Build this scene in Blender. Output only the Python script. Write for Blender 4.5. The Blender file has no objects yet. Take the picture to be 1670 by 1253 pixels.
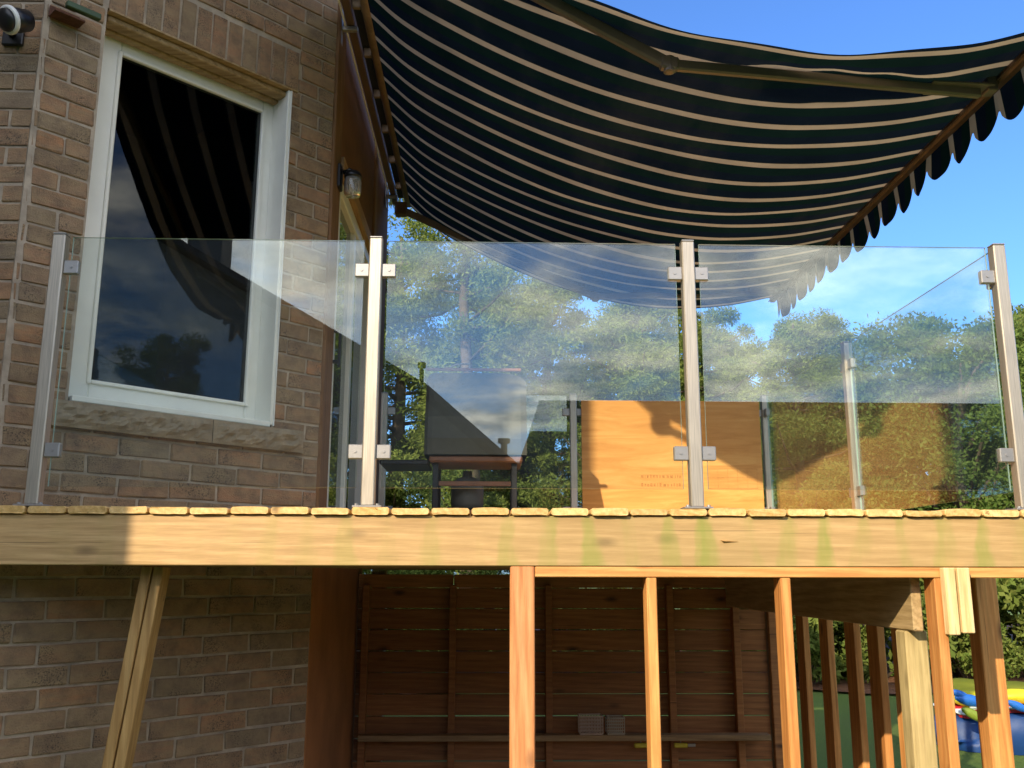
import bpy, math, random
import numpy as np
from mathutils import Vector, Matrix
R = math.radians
rnd = random.Random(7)
scn = bpy.context.scene
col = scn.collection

# ------------------------------------------------------------------ camera
PITCH, YAW, ROLL = R(11.7), R(1.5), R(0.12)
cam = bpy.data.cameras.new('camera'); cam_o = bpy.data.objects.new('camera', cam); col.objects.link(cam_o)
cam.sensor_width = 36; cam.lens = 36 * 1500 / 1670; cam.clip_start = .05; cam.clip_end = 3000
CAM = Vector((0, 0, 1.55))
FW = Vector((math.sin(YAW) * math.cos(PITCH), math.cos(YAW) * math.cos(PITCH), math.sin(PITCH)))
RT = Vector((math.cos(YAW), -math.sin(YAW), 0)); UP = RT.cross(FW)
R2 = RT * math.cos(ROLL) + UP * math.sin(ROLL); U2 = UP * math.cos(ROLL) - RT * math.sin(ROLL)
cam_o.matrix_world = Matrix(((R2.x, U2.x, -FW.x, CAM.x), (R2.y, U2.y, -FW.y, CAM.y), (R2.z, U2.z, -FW.z, CAM.z), (0, 0, 0, 1)))
scn.camera = cam_o

# ------------------------------------------------------------------ sky, clouds, sun, exposure
SUN_AZ, SUN_EL = R(213), R(27.5)          # azimuth clockwise from +Y: the sun stands behind and left of the camera
world = bpy.data.worlds.new('World'); scn.world = world; world.use_nodes = True
nt = world.node_tree; nt.nodes.clear()
def N(nt, t, **k):
    n = nt.nodes.new(t)
    for a, b in k.items():
        if a == 'inp':
            for i, v in b.items(): n.inputs[i].default_value = v
        else: setattr(n, a, b)
    return n
out = N(nt, 'ShaderNodeOutputWorld'); bg = N(nt, 'ShaderNodeBackground', inp={'Strength': .145})
sky = N(nt, 'ShaderNodeTexSky', sky_type='NISHITA', sun_disc=False, sun_elevation=SUN_EL, sun_rotation=SUN_AZ)
sky.air_density = 1.0; sky.dust_density = 1.3; sky.ozone_density = 2.2
tc = N(nt, 'ShaderNodeTexCoord'); sep = N(nt, 'ShaderNodeSeparateXYZ'); nt.links.new(tc.outputs['Generated'], sep.inputs[0])
zz = N(nt, 'ShaderNodeMath', operation='ADD', inp={1: .18}); nt.links.new(sep.outputs['Z'], zz.inputs[0])
zm = N(nt, 'ShaderNodeMath', operation='MAXIMUM', inp={1: .08}); nt.links.new(zz.outputs[0], zm.inputs[0])
dv = N(nt, 'ShaderNodeVectorMath', operation='DIVIDE'); cb = N(nt, 'ShaderNodeCombineXYZ')
for i in range(3): nt.links.new(zm.outputs[0], cb.inputs[i])
nt.links.new(tc.outputs['Generated'], dv.inputs[0]); nt.links.new(cb.outputs[0], dv.inputs[1])
ns = N(nt, 'ShaderNodeTexNoise', inp={'Scale': 2.3, 'Detail': 9, 'Roughness': .56, 'Distortion': .35}); nt.links.new(dv.outputs[0], ns.inputs['Vector'])
# cloud bank lies over the sun's half of the sky; the half in front of the camera is nearly clear
cov = N(nt, 'ShaderNodeMapRange', inp={1: -.45, 2: .3, 3: .13, 4: -.26}); nt.links.new(sep.outputs['Y'], cov.inputs[0])
sm = N(nt, 'ShaderNodeMath', operation='ADD'); nt.links.new(ns.outputs['Fac'], sm.inputs[0]); nt.links.new(cov.outputs[0], sm.inputs[1])
cr = N(nt, 'ShaderNodeMapRange', interpolation_type='SMOOTHSTEP', inp={1: .46, 2: .74, 3: 0, 4: 1}); nt.links.new(sm.outputs[0], cr.inputs[0])
ns2 = N(nt, 'ShaderNodeTexNoise', inp={'Scale': 2.6, 'Detail': 6, 'Roughness': .6}); nt.links.new(dv.outputs[0], ns2.inputs['Vector'])
cc = N(nt, 'ShaderNodeValToRGB'); nt.links.new(ns2.outputs['Fac'], cc.inputs[0])
cc.color_ramp.elements[0].position = .40; cc.color_ramp.elements[0].color = (.25, .28, .31, 1)
cc.color_ramp.elements[1].position = .60; cc.color_ramp.elements[1].color = (1, .93, .83, 1)
CLOUD = 18.0
cm = N(nt, 'ShaderNodeVectorMath', operation='SCALE', inp={'Scale': CLOUD}); nt.links.new(cc.outputs[0], cm.inputs[0])
tint = N(nt, 'ShaderNodeMix', data_type='RGBA', blend_type='MULTIPLY', inp={0: 1.0}); tint.inputs[7].default_value = (.60, .93, 1.42, 1)
nt.links.new(sky.outputs[0], tint.inputs[6])
mx = N(nt, 'ShaderNodeMix', data_type='RGBA'); nt.links.new(cr.outputs[0], mx.inputs[0]); nt.links.new(tint.outputs[2], mx.inputs[6]); nt.links.new(cm.outputs[0], mx.inputs[7])
nt.links.new(mx.outputs[2], bg.inputs['Color']); nt.links.new(bg.outputs[0], out.inputs['Surface'])

sl = bpy.data.lights.new('sun', 'SUN'); sl.energy = 4.3; sl.angle = R(.5); sl.color = (1, .82, .58)
so = bpy.data.objects.new('sun', sl); col.objects.link(so)
sdir = Vector((math.sin(SUN_AZ) * math.cos(SUN_EL), math.cos(SUN_AZ) * math.cos(SUN_EL), math.sin(SUN_EL)))
so.rotation_euler = sdir.to_track_quat('Z', 'Y').to_euler(); so.location = sdir * 60
vs = scn.view_settings; vs.view_transform = 'Standard'; vs.look = 'None'; vs.gamma = 1; vs.use_curve_mapping = False; vs.exposure = .58
scn.cycles.max_bounces = 12; scn.cycles.transparent_max_bounces = 24; scn.cycles.glossy_bounces = 5; scn.cycles.diffuse_bounces = 4

# ------------------------------------------------------------------ helpers
def tag(o, label=None, cat=None, group=None, kind=None):
    if label: o['label'] = label
    if cat: o['category'] = cat
    if group: o['group'] = group
    if kind: o['kind'] = kind
    return o
def thing(name, label, cat, loc=(0, 0, 0), rz=0, group=None):
    o = bpy.data.objects.new(name, None); col.objects.link(o); o.location = loc; o.rotation_euler = (0, 0, rz); o.empty_display_size = .1
    return tag(o, label, cat, group)
def link(name, me, mat=None, parent=None, loc=(0, 0, 0), rot=(0, 0, 0), scale=None):
    o = bpy.data.objects.new(name, me); col.objects.link(o)
    if mat and not me.materials: me.materials.append(mat)
    if parent: o.parent = parent
    o.location = loc; o.rotation_euler = rot
    if scale: o.scale = scale
    return o
def mesh(name, V, F, mat=None, smooth=False, mi=None):
    me = bpy.data.meshes.new(name); me.from_pydata([tuple(v) for v in V], [], [tuple(f) for f in F])
    if mat:
        for m in (mat if isinstance(mat, (list, tuple)) else [mat]): me.materials.append(m)
    if mi: me.polygons.foreach_set('material_index', mi)
    if smooth: me.polygons.foreach_set('use_smooth', [True] * len(me.polygons))
    me.update(); return me
def cbox(dx, dy, dz, b=.003, c=(0, 0, 0)):
    """chamfered box, verts and faces"""
    h = (dx / 2, dy / 2, dz / 2); b = min(b, min(h) * .45); V = []; ix = {}
    for a in range(3):
        for sx in (-1, 1):
            for sy in (-1, 1):
                for sz in (-1, 1):
                    s = (sx, sy, sz); ix[a, sx, sy, sz] = len(V)
                    V.append([c[i] + s[i] * (h[i] if i == a else h[i] - b) for i in range(3)])
    F = []
    for a in range(3):
        o1, o2 = [i for i in range(3) if i != a]
        for s in (-1, 1):
            q = []
            for t1, t2 in ((-1, -1), (1, -1), (1, 1), (-1, 1)):
                k = [0, 0, 0]; k[a] = s; k[o1] = t1; k[o2] = t2; q.append(ix[(a, *k)])
            F.append(q)
    for a in range(3):            # edges along axis a
        o1, o2 = [i for i in range(3) if i != a]
        for s1 in (-1, 1):
            for s2 in (-1, 1):
                k0 = [0, 0, 0]; k0[a] = -1; k0[o1] = s1; k0[o2] = s2; k1 = list(k0); k1[a] = 1
                F.append([ix[(o1, *k0)], ix[(o1, *k1)], ix[(o2, *k1)], ix[(o2, *k0)]])
    for sx in (-1, 1):
        for sy in (-1, 1):
            for sz in (-1, 1): F.append([ix[0, sx, sy, sz], ix[1, sx, sy, sz], ix[2, sx, sy, sz]])
    # orient outwards
    G = []
    cc_ = Vector(c)
    for f in F:
        p = [Vector(V[i]) for i in f]; n = (p[1] - p[0]).cross(p[2] - p[0]); m = sum(p, Vector()) / len(p) - cc_
        G.append(f if n.dot(m) > 0 else f[::-1])
    return V, G
def join(*vf):
    V = []; F = []
    for v, f in vf:
        o = len(V); V += [list(p) for p in v]; F += [[i + o for i in q] for q in f]
    return V, F
def xf(vf, M):
    return [list(M @ Vector(p)) for p in vf[0]], vf[1]
def tube(P, r, n=10, cap=True):
    P = [Vector(p) for p in P]; rs = r if isinstance(r, (list, tuple)) else [r] * len(P)
    V = []; F = []; u = None
    for i, p in enumerate(P):
        t = (P[min(i + 1, len(P) - 1)] - P[max(i - 1, 0)]).normalized()
        if u is None: u = t.orthogonal().normalized()
        u = (u - t * u.dot(t)).normalized(); w = t.cross(u)
        for k in range(n):
            a = 2 * math.pi * k / n; V.append(list(p + (u * math.cos(a) + w * math.sin(a)) * rs[i]))
    for i in range(len(P) - 1):
        for k in range(n): F.append([i * n + k, i * n + (k + 1) % n, (i + 1) * n + (k + 1) % n, (i + 1) * n + k])
    if cap: F.append(list(range(n))[::-1]); F.append([(len(P) - 1) * n + k for k in range(n)])
    return V, F
def lathe(prof, n=20, c=(0, 0, 0)):
    V = []; F = []
    for r, z in prof:
        for k in range(n):
            a = 2 * math.pi * k / n; V.append([c[0] + r * math.cos(a), c[1] + r * math.sin(a), c[2] + z])
    for i in range(len(prof) - 1):
        for k in range(n): F.append([i * n + k, i * n + (k + 1) % n, (i + 1) * n + (k + 1) % n, (i + 1) * n + k])
    F.append(list(range(n))[::-1]); F.append([(len(prof) - 1) * n + k for k in range(n)])
    return V, F
def beam(p0, p1, w, h, b=.003, up=(0, 0, 1)):
    """chamfered bar of section w x h from p0 to p1"""
    p0 = Vector(p0); p1 = Vector(p1); d = p1 - p0; L = d.length; t = d.normalized(); s = Vector(up).cross(t).normalized(); u = t.cross(s)
    M = Matrix(((s.x, t.x, u.x, 0), (s.y, t.y, u.y, 0), (s.z, t.z, u.z, 0), (0, 0, 0, 1))); M.translation = (p0 + p1) / 2
    return xf(cbox(w, L, h, b), M)
def span(x0, x1, y0, y1, z0, z1, b=.003):
    return cbox(x1 - x0, y1 - y0, z1 - z0, b, ((x0 + x1) / 2, (y0 + y1) / 2, (z0 + z1) / 2))
def part(name, vf, mat, parent, smooth=False):
    """mesh part whose origin is at its own centre"""
    V, F = vf; V = [Vector(v) for v in V]
    c = sum(V, Vector()) / len(V)
    me = mesh(name, [v - c for v in V], F, mat, smooth)
    return link(name, me, None, parent, c)
def ray(px, py): return (FW * 1500 + R2 * (px - 835) - U2 * (py - 626.5)).normalized()
def proj(p):
    v = Vector(p) - CAM; z = v.dot(FW)
    if z < .05: return (-9999, -9999)
    return (835 + 1500 * v.dot(R2) / z, 626.5 - 1500 * v.dot(U2) / z)
def ony(px, py, y): d = ray(px, py); return CAM + d * ((y - CAM.y) / d.y)      # used to work out real positions only
def onx(px, py, x): d = ray(px, py); return CAM + d * ((x - CAM.x) / d.x)

# ------------------------------------------------------------------ materials
def newmat(name):
    m = bpy.data.materials.new(name); m.use_nodes = True; t = m.node_tree; p = t.nodes['Principled BSDF']; return m, t, p
def ramp(t, fac, stops):
    r = N(t, 'ShaderNodeValToRGB'); t.links.new(fac, r.inputs[0]); e = r.color_ramp.elements
    while len(e) > 1: e.remove(e[-1])
    e[0].position = stops[0][0]; e[0].color = (*stops[0][1], 1)
    for p, c in stops[1:]: q = e.new(p); q.color = (*c, 1)
    return r.outputs[0]
def mixc(t, fac, a, b, mode='MIX'):
    m = N(t, 'ShaderNodeMix', data_type='RGBA', blend_type=mode)
    for i, v in ((0, fac), (6, a), (7, b)):
        if hasattr(v, 'is_linked') or isinstance(v, bpy.types.NodeSocket): t.links.new(v, m.inputs[i])
        elif i == 0: m.inputs[0].default_value = v
        else: m.inputs[i].default_value = (*v, 1)
    return m.outputs[2]
def coords(t, scale=(1, 1, 1), rand=True, obj=True):
    c = N(t, 'ShaderNodeTexCoord'); o = c.outputs['Object']
    if not obj: g = N(t, 'ShaderNodeNewGeometry'); o = g.outputs['Position']
    if rand:
        oi = N(t, 'ShaderNodeObjectInfo'); ad = N(t, 'ShaderNodeVectorMath', operation='SCALE', inp={'Scale': 37.0}); cbn = N(t, 'ShaderNodeCombineXYZ')
        for i in range(3): t.links.new(oi.outputs['Random'], cbn.inputs[i])
        t.links.new(cbn.outputs[0], ad.inputs[0]); a2 = N(t, 'ShaderNodeVectorMath', operation='ADD'); t.links.new(o, a2.inputs[0]); t.links.new(ad.outputs[0], a2.inputs[1]); o = a2.outputs[0]
    m = N(t, 'ShaderNodeVectorMath', operation='MULTIPLY'); m.inputs[1].default_value = scale; t.links.new(o, m.inputs[0]); return m.outputs[0]
def noise(t, vec, scale, detail=4, rough=.5, dist=0):
    n = N(t, 'ShaderNodeTexNoise', inp={'Scale': scale, 'Detail': detail, 'Roughness': rough, 'Distortion': dist}); t.links.new(vec, n.inputs['Vector']); return n.outputs['Fac']
def bump(t, p, h, strength=.3, dist=.01):
    b = N(t, 'ShaderNodeBump', inp={'Strength': strength, 'Distance': dist}); t.links.new(h, b.inputs['Height']); t.links.new(b.outputs[0], p.inputs['Normal'])
def simple(name, c, rough=.5, metal=0, var=.12, sc=12, bmp=.15, obj=True):
    m, t, p = newmat(name); v = coords(t); n = noise(t, v, sc, 5, .6)
    t.links.new(ramp(t, n, [(.3, tuple(x * (1 - var) for x in c)), (.7, tuple(min(1, x * (1 + var)) for x in c))]), p.inputs['Base Color'])
    p.inputs['Roughness'].default_value = rough; p.inputs['Metallic'].default_value = metal
    if bmp: bump(t, p, noise(t, v, sc * 6, 3), bmp, .004)
    return m
def wood(name, dark, mid, light, axis=2, knots=True, stain=None, rough=.62, vary=.35):
    """timber: grain runs along the given axis of the object"""
    m, t, p = newmat(name)
    s = [1, 1, 1]; s[axis] = .055
    v = coords(t, tuple(s))
    big = noise(t, v, 9, 3, .5, .6); fine = noise(t, v, 90, 4, .65, .3)
    wv = N(t, 'ShaderNodeTexWave', wave_type='BANDS', bands_direction='DIAGONAL', inp={'Scale': 14.0, 'Distortion': 7.0, 'Detail': 3.0, 'Detail Scale': 1.2}); t.links.new(v, wv.inputs['Vector'])
    a = N(t, 'ShaderNodeMath', operation='MULTIPLY', inp={1: .35}); t.links.new(fine, a.inputs[0])
    b = N(t, 'ShaderNodeMath', operation='MULTIPLY_ADD', inp={1: .22}); t.links.new(wv.outputs['Fac'], b.inputs[0]); t.links.new(a.outputs[0], b.inputs[2])
    c = N(t, 'ShaderNodeMath', operation='MULTIPLY_ADD', inp={1: .5}); t.links.new(big, c.inputs[0]); t.links.new(b.outputs[0], c.inputs[2])
    base = ramp(t, c.outputs[0], [(.28, dark), (.5, mid), (.72, light)])
    if vary:
        oi = N(t, 'ShaderNodeObjectInfo'); base = mixc(t, vary, base, ramp(t, oi.outputs['Random'], [(0, tuple(x * .62 for x in mid)), (.5, mid), (1, tuple(min(1, x * 1.25) for x in light))]))
    if knots:
        s2 = [1, 1, 1]; s2[axis] = .42
        v2 = coords(t, tuple(s2)); vo = N(t, 'ShaderNodeTexVoronoi', inp={'Scale': 6.3}); t.links.new(v2, vo.inputs['Vector'])
        k = ramp(t, vo.outputs['Distance'], [(.04, (1, 1, 1)), (.085, (.6, .6, .6)), (.16, (0, 0, 0))])
        base = mixc(t, k, base, tuple(x * .38 for x in dark))
    cv = [1, 1, 1]; cv[axis] = .02; ck = noise(t, coords(t, tuple(cv)), 46, 3, .7, .15)
    base = mixc(t, ramp(t, ck, [(.655, (0, 0, 0)), (.69, (.75, .75, .75))]), base, tuple(x * .42 for x in dark))
    gr = N(t, 'ShaderNodeMath', operation='MULTIPLY'); base = mixc(t, 1.0, base, ramp(t, fine, [(.3, (.80, .78, .74)), (.62, (1.06, 1.06, 1.06))]), 'MULTIPLY')
    base = mixc(t, ramp(t, noise(t, coords(t), 2.6, 5, .65), [(.42, (0, 0, 0)), (.75, (.30, .30, .30))]), base, tuple(x * .7 for x in dark))
    if stain:
        # algae drips that run down from the gaps between the deck boards
        g = N(t, 'ShaderNodeNewGeometry'); sx = N(t, 'ShaderNodeSeparateXYZ'); t.links.new(g.outputs['Position'], sx.inputs[0])
        def mth(op, a, b=None, c=None):
            m_ = N(t, 'ShaderNodeMath', operation=op)
            for i_, v_ in enumerate((a, b, c)):
                if v_ is None: continue
                if isinstance(v_, (int, float)): m_.inputs[i_].default_value = v_
                else: t.links.new(v_, m_.inputs[i_])
            return m_.outputs[0]
        wv_ = coords(t, (1, 1, .5), rand=False, obj=False)
        jit = mth('MULTIPLY', mth('SUBTRACT', noise(t, wv_, 5.5, 4, .6), .5), 1.1)
        u_ = mth('ADD', mth('MULTIPLY_ADD', sx.outputs['X'], 1 / .1498, 1.712 / .1498), jit)
        d_ = mth('ABSOLUTE', mth('SUBTRACT', mth('FRACT', mth('ADD', u_, .5)), .5))
        drop_ = mth('MULTIPLY', mth('SUBTRACT', 1.766, sx.outputs['Z']), .7)
        mr = N(t, 'ShaderNodeMapRange', interpolation_type='SMOOTHSTEP', inp={1: .24, 2: .03, 3: 0, 4: 1}); t.links.new(mth('SUBTRACT', d_, drop_), mr.inputs[0])
        n4 = noise(t, coords(t, (1, 1, .25), rand=False, obj=False), 4.2, 4, .6); f4 = ramp(t, n4, [(.38, (.0, .0, .0)), (.62, (1, 1, 1))])
        xr_ = N(t, 'ShaderNodeMapRange', interpolation_type='SMOOTHSTEP', inp={1: -1.4, 2: .9, 3: .10, 4: .68}); t.links.new(sx.outputs['X'], xr_.inputs[0])
        pm = N(t, 'ShaderNodeMath', operation='MULTIPLY'); t.links.new(mth('MULTIPLY', mr.outputs[0], f4), pm.inputs[0]); t.links.new(xr_.outputs[0], pm.inputs[1])
        base = mixc(t, mth('MULTIPLY', xr_.outputs[0], mth('MULTIPLY', noise(t, coords(t, (1, 1, 3), rand=False, obj=False), 2.2, 5, .6), 1.35)), base, (.31, .22, .085))
        base = mixc(t, pm.outputs[0], base, stain)
    t.links.new(base, p.inputs['Base Color']); p.inputs['Roughness'].default_value = rough
    bump(t, p, c.outputs[0], .35, .004)
    return m
def glassmat(name, tint, f0=.07, cloudy=0):
    """clear sheet: mirror part after Schlick, the rest passes straight through with a slight tint"""
    m = bpy.data.materials.new(name); m.use_nodes = True; t = m.node_tree; t.nodes.clear()
    o = N(t, 'ShaderNodeOutputMaterial'); g = N(t, 'ShaderNodeNewGeometry'); d = N(t, 'ShaderNodeVectorMath', operation='DOT_PRODUCT')
    t.links.new(g.outputs['Incoming'], d.inputs[0]); t.links.new(g.outputs['Normal'], d.inputs[1])
    ab = N(t, 'ShaderNodeMath', operation='ABSOLUTE'); t.links.new(d.outputs['Value'], ab.inputs[0])
    iv = N(t, 'ShaderNodeMath', operation='SUBTRACT', inp={0: 1.0}); t.links.new(ab.outputs[0], iv.inputs[1])
    pw = N(t, 'ShaderNodeMath', operation='POWER', inp={1: 5.0}); t.links.new(iv.outputs[0], pw.inputs[0])
    ma = N(t, 'ShaderNodeMath', operation='MULTIPLY_ADD', inp={1: 1 - f0, 2: f0}); t.links.new(pw.outputs[0], ma.inputs[0])
    tr = N(t, 'ShaderNodeBsdfTransparent'); tr.inputs[0].default_value = (*tint, 1)
    gl = N(t, 'ShaderNodeBsdfGlossy', inp={'Roughness': 0.0}); gl.inputs[0].default_value = (.95, 1, .98, 1)
    x = N(t, 'ShaderNodeMixShader'); t.links.new(ma.outputs[0], x.inputs[0]); t.links.new(tr.outputs[0], x.inputs[1]); t.links.new(gl.outputs[0], x.inputs[2])
    last = x.outputs[0]
    if cloudy:   # thin film of dust on the pane
        df = N(t, 'ShaderNodeBsdfDiffuse'); df.inputs[0].default_value = (.7, .72, .7, 1)
        v = coords(t, (1, 1, 1)); nn = noise(t, v, 3.5, 7, .65, .5)
        f = N(t, 'ShaderNodeMath', operation='MULTIPLY', inp={1: cloudy}); t.links.new(nn, f.inputs[0])
        y = N(t, 'ShaderNodeMixShader'); t.links.new(f.outputs[0], y.inputs[0]); t.links.new(last, y.inputs[1]); t.links.new(df.outputs[0], y.inputs[2]); last = y.outputs[0]
    t.links.new(last, o.inputs['Surface']); return m

def brickmat():
    m, t, p = newmat('brick_clay'); oi = N(t, 'ShaderNodeObjectInfo')
    base = ramp(t, oi.outputs['Random'], [(0, (.33, .195, .115)), (.14, (.27, .19, .12)), (.28, (.38, .205, .12)), (.42, (.30, .22, .14)), (.56, (.40, .22, .125)), (.68, (.25, .20, .145)), (.8, (.35, .24, .15)), (.92, (.43, .205, .10)), (1, (.27, .215, .155))])
    v = coords(t, (1, 1, 1)); streak = coords(t, (.3, 1, 1.4))
    n1 = noise(t, streak, 22, 4, .6); n2 = noise(t, v, 160, 3, .7)
    base = mixc(t, ramp(t, n1, [(.35, (0, 0, 0)), (.7, (.75, .75, .75))]), base, (.33, .255, .155))
    base = mixc(t, ramp(t, noise(t, v, 13, 5, .65), [(.4, (0, 0, 0)), (.68, (.8, .8, .8))]), base, (.175, .12, .085))
    sp = N(t, 'ShaderNodeMath', operation='MULTIPLY'); t.links.new(ramp(t, n2, [(.52, (0, 0, 0)), (.6, (1, 1, 1))]), sp.inputs[0])
    t.links.new(ramp(t, noise(t, v, 7, 2), [(.5, (0, 0, 0)), (.62, (.85, .85, .85))]), sp.inputs[1])
    base = mixc(t, sp.outputs[0], base, (.045, .038, .034))
    base = mixc(t, 1.0, base, (.94, .92, .87), 'MULTIPLY')
    t.links.new(base, p.inputs['Base Color']); p.inputs['Roughness'].default_value = .92
    h = N(t, 'ShaderNodeMath', operation='ADD'); t.links.new(n2, h.inputs[0]); t.links.new(n1, h.inputs[1]); bump(t, p, h.outputs[0], .75, .006)
    return m
def stripemat():
    """awning canvas: dark green and navy bands with narrow cream stripes woven along x"""
    m = bpy.data.materials.new('striped_canvas'); m.use_nodes = True; t = m.node_tree; t.nodes.clear()
    o = N(t, 'ShaderNodeOutputMaterial'); uv = N(t, 'ShaderNodeUVMap', uv_map='band'); sp = N(t, 'ShaderNodeSeparateXYZ'); t.links.new(uv.outputs[0], sp.inputs[0])
    fr = N(t, 'ShaderNodeMath', operation='FRACT'); t.links.new(sp.outputs['X'], fr.inputs[0])
    band = N(t, 'ShaderNodeValToRGB'); band.color_ramp.interpolation = 'CONSTANT'; t.links.new(fr.outputs[0], band.inputs[0])
    e = band.color_ramp.elements; e[0].position = 0; e[0].color = (.42, .33, .22, 1); e[1].position = .21; e[1].color = (.010, .018, .022, 1)
    q = e.new(.235); q.color = (.006, .017, .014, 1); q = e.new(.60); q.color = (.007, .012, .020, 1); q = e.new(.965); q.color = (.012, .02, .02, 1)
    v = coords(t, (1, 1, 1)); n = noise(t, v, 3, 5, .6); f = ramp(t, n, [(.3, (.8, .8, .8)), (.7, (1.1, 1.1, 1.1))])
    c = mixc(t, 1.0, band.outputs[0], f, 'MULTIPLY')
    c = mixc(t, ramp(t, noise(t, coords(t, (1, .3, 1)), 1.7, 6, .65), [(.5, (0, 0, 0)), (.8, (.10, .10, .10))]), c, (.20, .16, .11))
    df = N(t, 'ShaderNodeBsdfDiffuse'); tl = N(t, 'ShaderNodeBsdfTranslucent'); t.links.new(c, df.inputs[0]); t.links.new(c, tl.inputs[0])
    bn = N(t, 'ShaderNodeBump', inp={'Strength': .5, 'Distance': .01}); t.links.new(noise(t, coords(t, (1, 2.5, 1)), 7, 5, .6), bn.inputs['Height']); t.links.new(bn.outputs[0], df.inputs['Normal'])
    x = N(t, 'ShaderNodeMixShader', inp={0: .30}); t.links.new(df.outputs[0], x.inputs[1]); t.links.new(tl.outputs[0], x.inputs[2]); t.links.new(x.outputs[0], o.inputs['Surface'])
    return m
def leafmat(name, a, b, c, trans=.3):
    m = bpy.data.materials.new(name); m.use_nodes = True; t = m.node_tree; t.nodes.clear()
    o = N(t, 'ShaderNodeOutputMaterial'); g = N(t, 'ShaderNodeNewGeometry')
    c1 = ramp(t, g.outputs['Random Per Island'], [(0, a), (.5, b), (1, c)])
    v = coords(t, (1, 1, 1)); n = noise(t, v, 1.3, 3); c1 = mixc(t, ramp(t, n, [(.35, (0, 0, 0)), (.65, (.6, .6, .6))]), c1, c)
    df = N(t, 'ShaderNodeBsdfDiffuse'); tl = N(t, 'ShaderNodeBsdfTranslucent'); t.links.new(c1, df.inputs[0]); t.links.new(c1, tl.inputs[0])
    x = N(t, 'ShaderNodeMixShader', inp={0: trans}); t.links.new(df.outputs[0], x.inputs[1]); t.links.new(tl.outputs[0], x.inputs[2]); t.links.new(x.outputs[0], o.inputs['Surface'])
    return m
M_brick = brickmat()
M_mortar = simple('mortar', (.37, .305, .235), .95, 0, .3, 11, .6)
M_stone = simple('sill_stone', (.27, .21, .14), .9, 0, .25, 9, .6)
M_white = simple('white_vinyl', (.80, .80, .74), .38, 0, .05, 5, .05)
M_rim = wood('rim_timber', (.43, .265, .115), (.52, .33, .145), (.60, .395, .185), 0, True, (.20, .25, .035), vary=0)
M_board = wood('deck_board_timber', (.50, .29, .09), (.66, .42, .15), (.76, .54, .25), 1, True, None, vary=.45)
M_stud = wood('cedar_stud', (.42, .15, .035), (.60, .26, .07), (.72, .37, .12), 2, True, None, vary=.3)
M_studx = wood('cedar_plate', (.44, .17, .04), (.62, .28, .08), (.72, .38, .13), 0, True, None, vary=.2)
M_post = wood('reddish_post', (.42, .15, .05), (.56, .24, .09), (.62, .30, .13), 2, True, None, vary=0)
M_treated = wood('treated_post', (.30, .22, .09), (.44, .35, .16), (.54, .43, .21), 2, True, None, vary=.2)
M_treaty = wood('treated_beam', (.26, .18, .08), (.42, .30, .14), (.52, .38, .2), 1, False, None, vary=.2)
M_joist = wood('joist_timber', (.20, .12, .05), (.30, .19, .09), (.38, .25, .12), 0, False, None, vary=.2)
M_pale = wood('pale_offcut', (.58, .40, .16), (.74, .55, .26), (.80, .64, .36), 2, False, None, vary=.15)
M_brace = wood('brace_timber', (.27, .14, .045), (.42, .24, .08), (.52, .33, .13), 2, True, None, vary=.3)
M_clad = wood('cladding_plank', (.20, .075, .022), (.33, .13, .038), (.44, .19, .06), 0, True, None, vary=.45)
M_return = simple('brown_painted_wall', (.36, .15, .05), .95, 0, .25, 2.5, .2)
M_trim = wood('brown_trim', (.13, .065, .03), (.19, .10, .045), (.26, .14, .07), 2, False, None, rough=.95, vary=.2)
M_trimL = wood('light_brown_trim', (.26, .14, .06), (.36, .21, .09), (.42, .26, .12), 1, False, None, vary=0)
M_lintel = wood('brown_lintel', (.22, .14, .06), (.34, .23, .11), (.42, .30, .16), 0, False, None, vary=0)
M_rust = simple('rusty_steel', (.11, .045, .025), .8, .3, .4, 30, .4)
M_steel, _t, _p = newmat('brushed_steel'); _v = coords(_t, (1, 1, .03)); _n = noise(_t, _v, 260, 2)
_t.links.new(ramp(_t, _n, [(.3, (.42, .375, .31)), (.7, (.57, .51, .42))]), _p.inputs['Base Color']); _p.inputs['Metallic'].default_value = .72
_rr = N(_t, 'ShaderNodeMapRange', inp={3: .34, 4: .5}); _t.links.new(noise(_t, coords(_t), 6, 4), _rr.inputs[0]); _t.links.new(_rr.outputs[0], _p.inputs['Roughness'])
M_clamp = simple('satin_clamp_steel', (.36, .35, .34), .42, .7, .06, 20, .05)
M_bar = simple('brown_powder_coat', (.135, .085, .060), .45, .2, .15, 8, .05)
M_arm = simple('tan_arm_coat', (.20, .165, .15), .42, .25, .12, 8, .05)
M_roller = simple('bronze_roller', (.22, .15, .09), .5, .2, .2, 14, .1)
M_shadowbox = simple('awning_back_plate', (.02, .02, .022), .7, 0, .2, 9, .1)
M_canvas = stripemat()
M_glass = glassmat('railing_glass', (.955, .985, .972), .068, .004)
M_edge = simple('polished_glass_edge', (.30, .42, .38), .15, 0, .05, 9, 0)
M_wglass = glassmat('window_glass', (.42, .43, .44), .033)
M_dark = simple('unlit_room_black', (.012, .012, .014), .9, 0, .2, 4, 0)  # near-black stands in for the unlit rooms behind the panes
M_black = simple('black_plastic', (.012, .012, .014), .35, 0, .1, 9, .05)
M_whiteplastic = simple('white_plastic', (.75, .75, .73), .4, 0, .05, 9, .02)
M_greenbar = simple('green_steel', (.035, .07, .03), .5, .1, .2, 9, .05)
M_ply, _t, _p = newmat('plywood'); _v = coords(_t, (.12, 1, 1)); _n = noise(_t, _v, 16, 6, .6, 1.2)
_t.links.new(ramp(_t, _n, [(.3, (.56, .25, .055)), (.5, (.66, .32, .08)), (.7, (.74, .40, .12))]), _p.inputs['Base Color']); _p.inputs['Roughness'].default_value = .7
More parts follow.
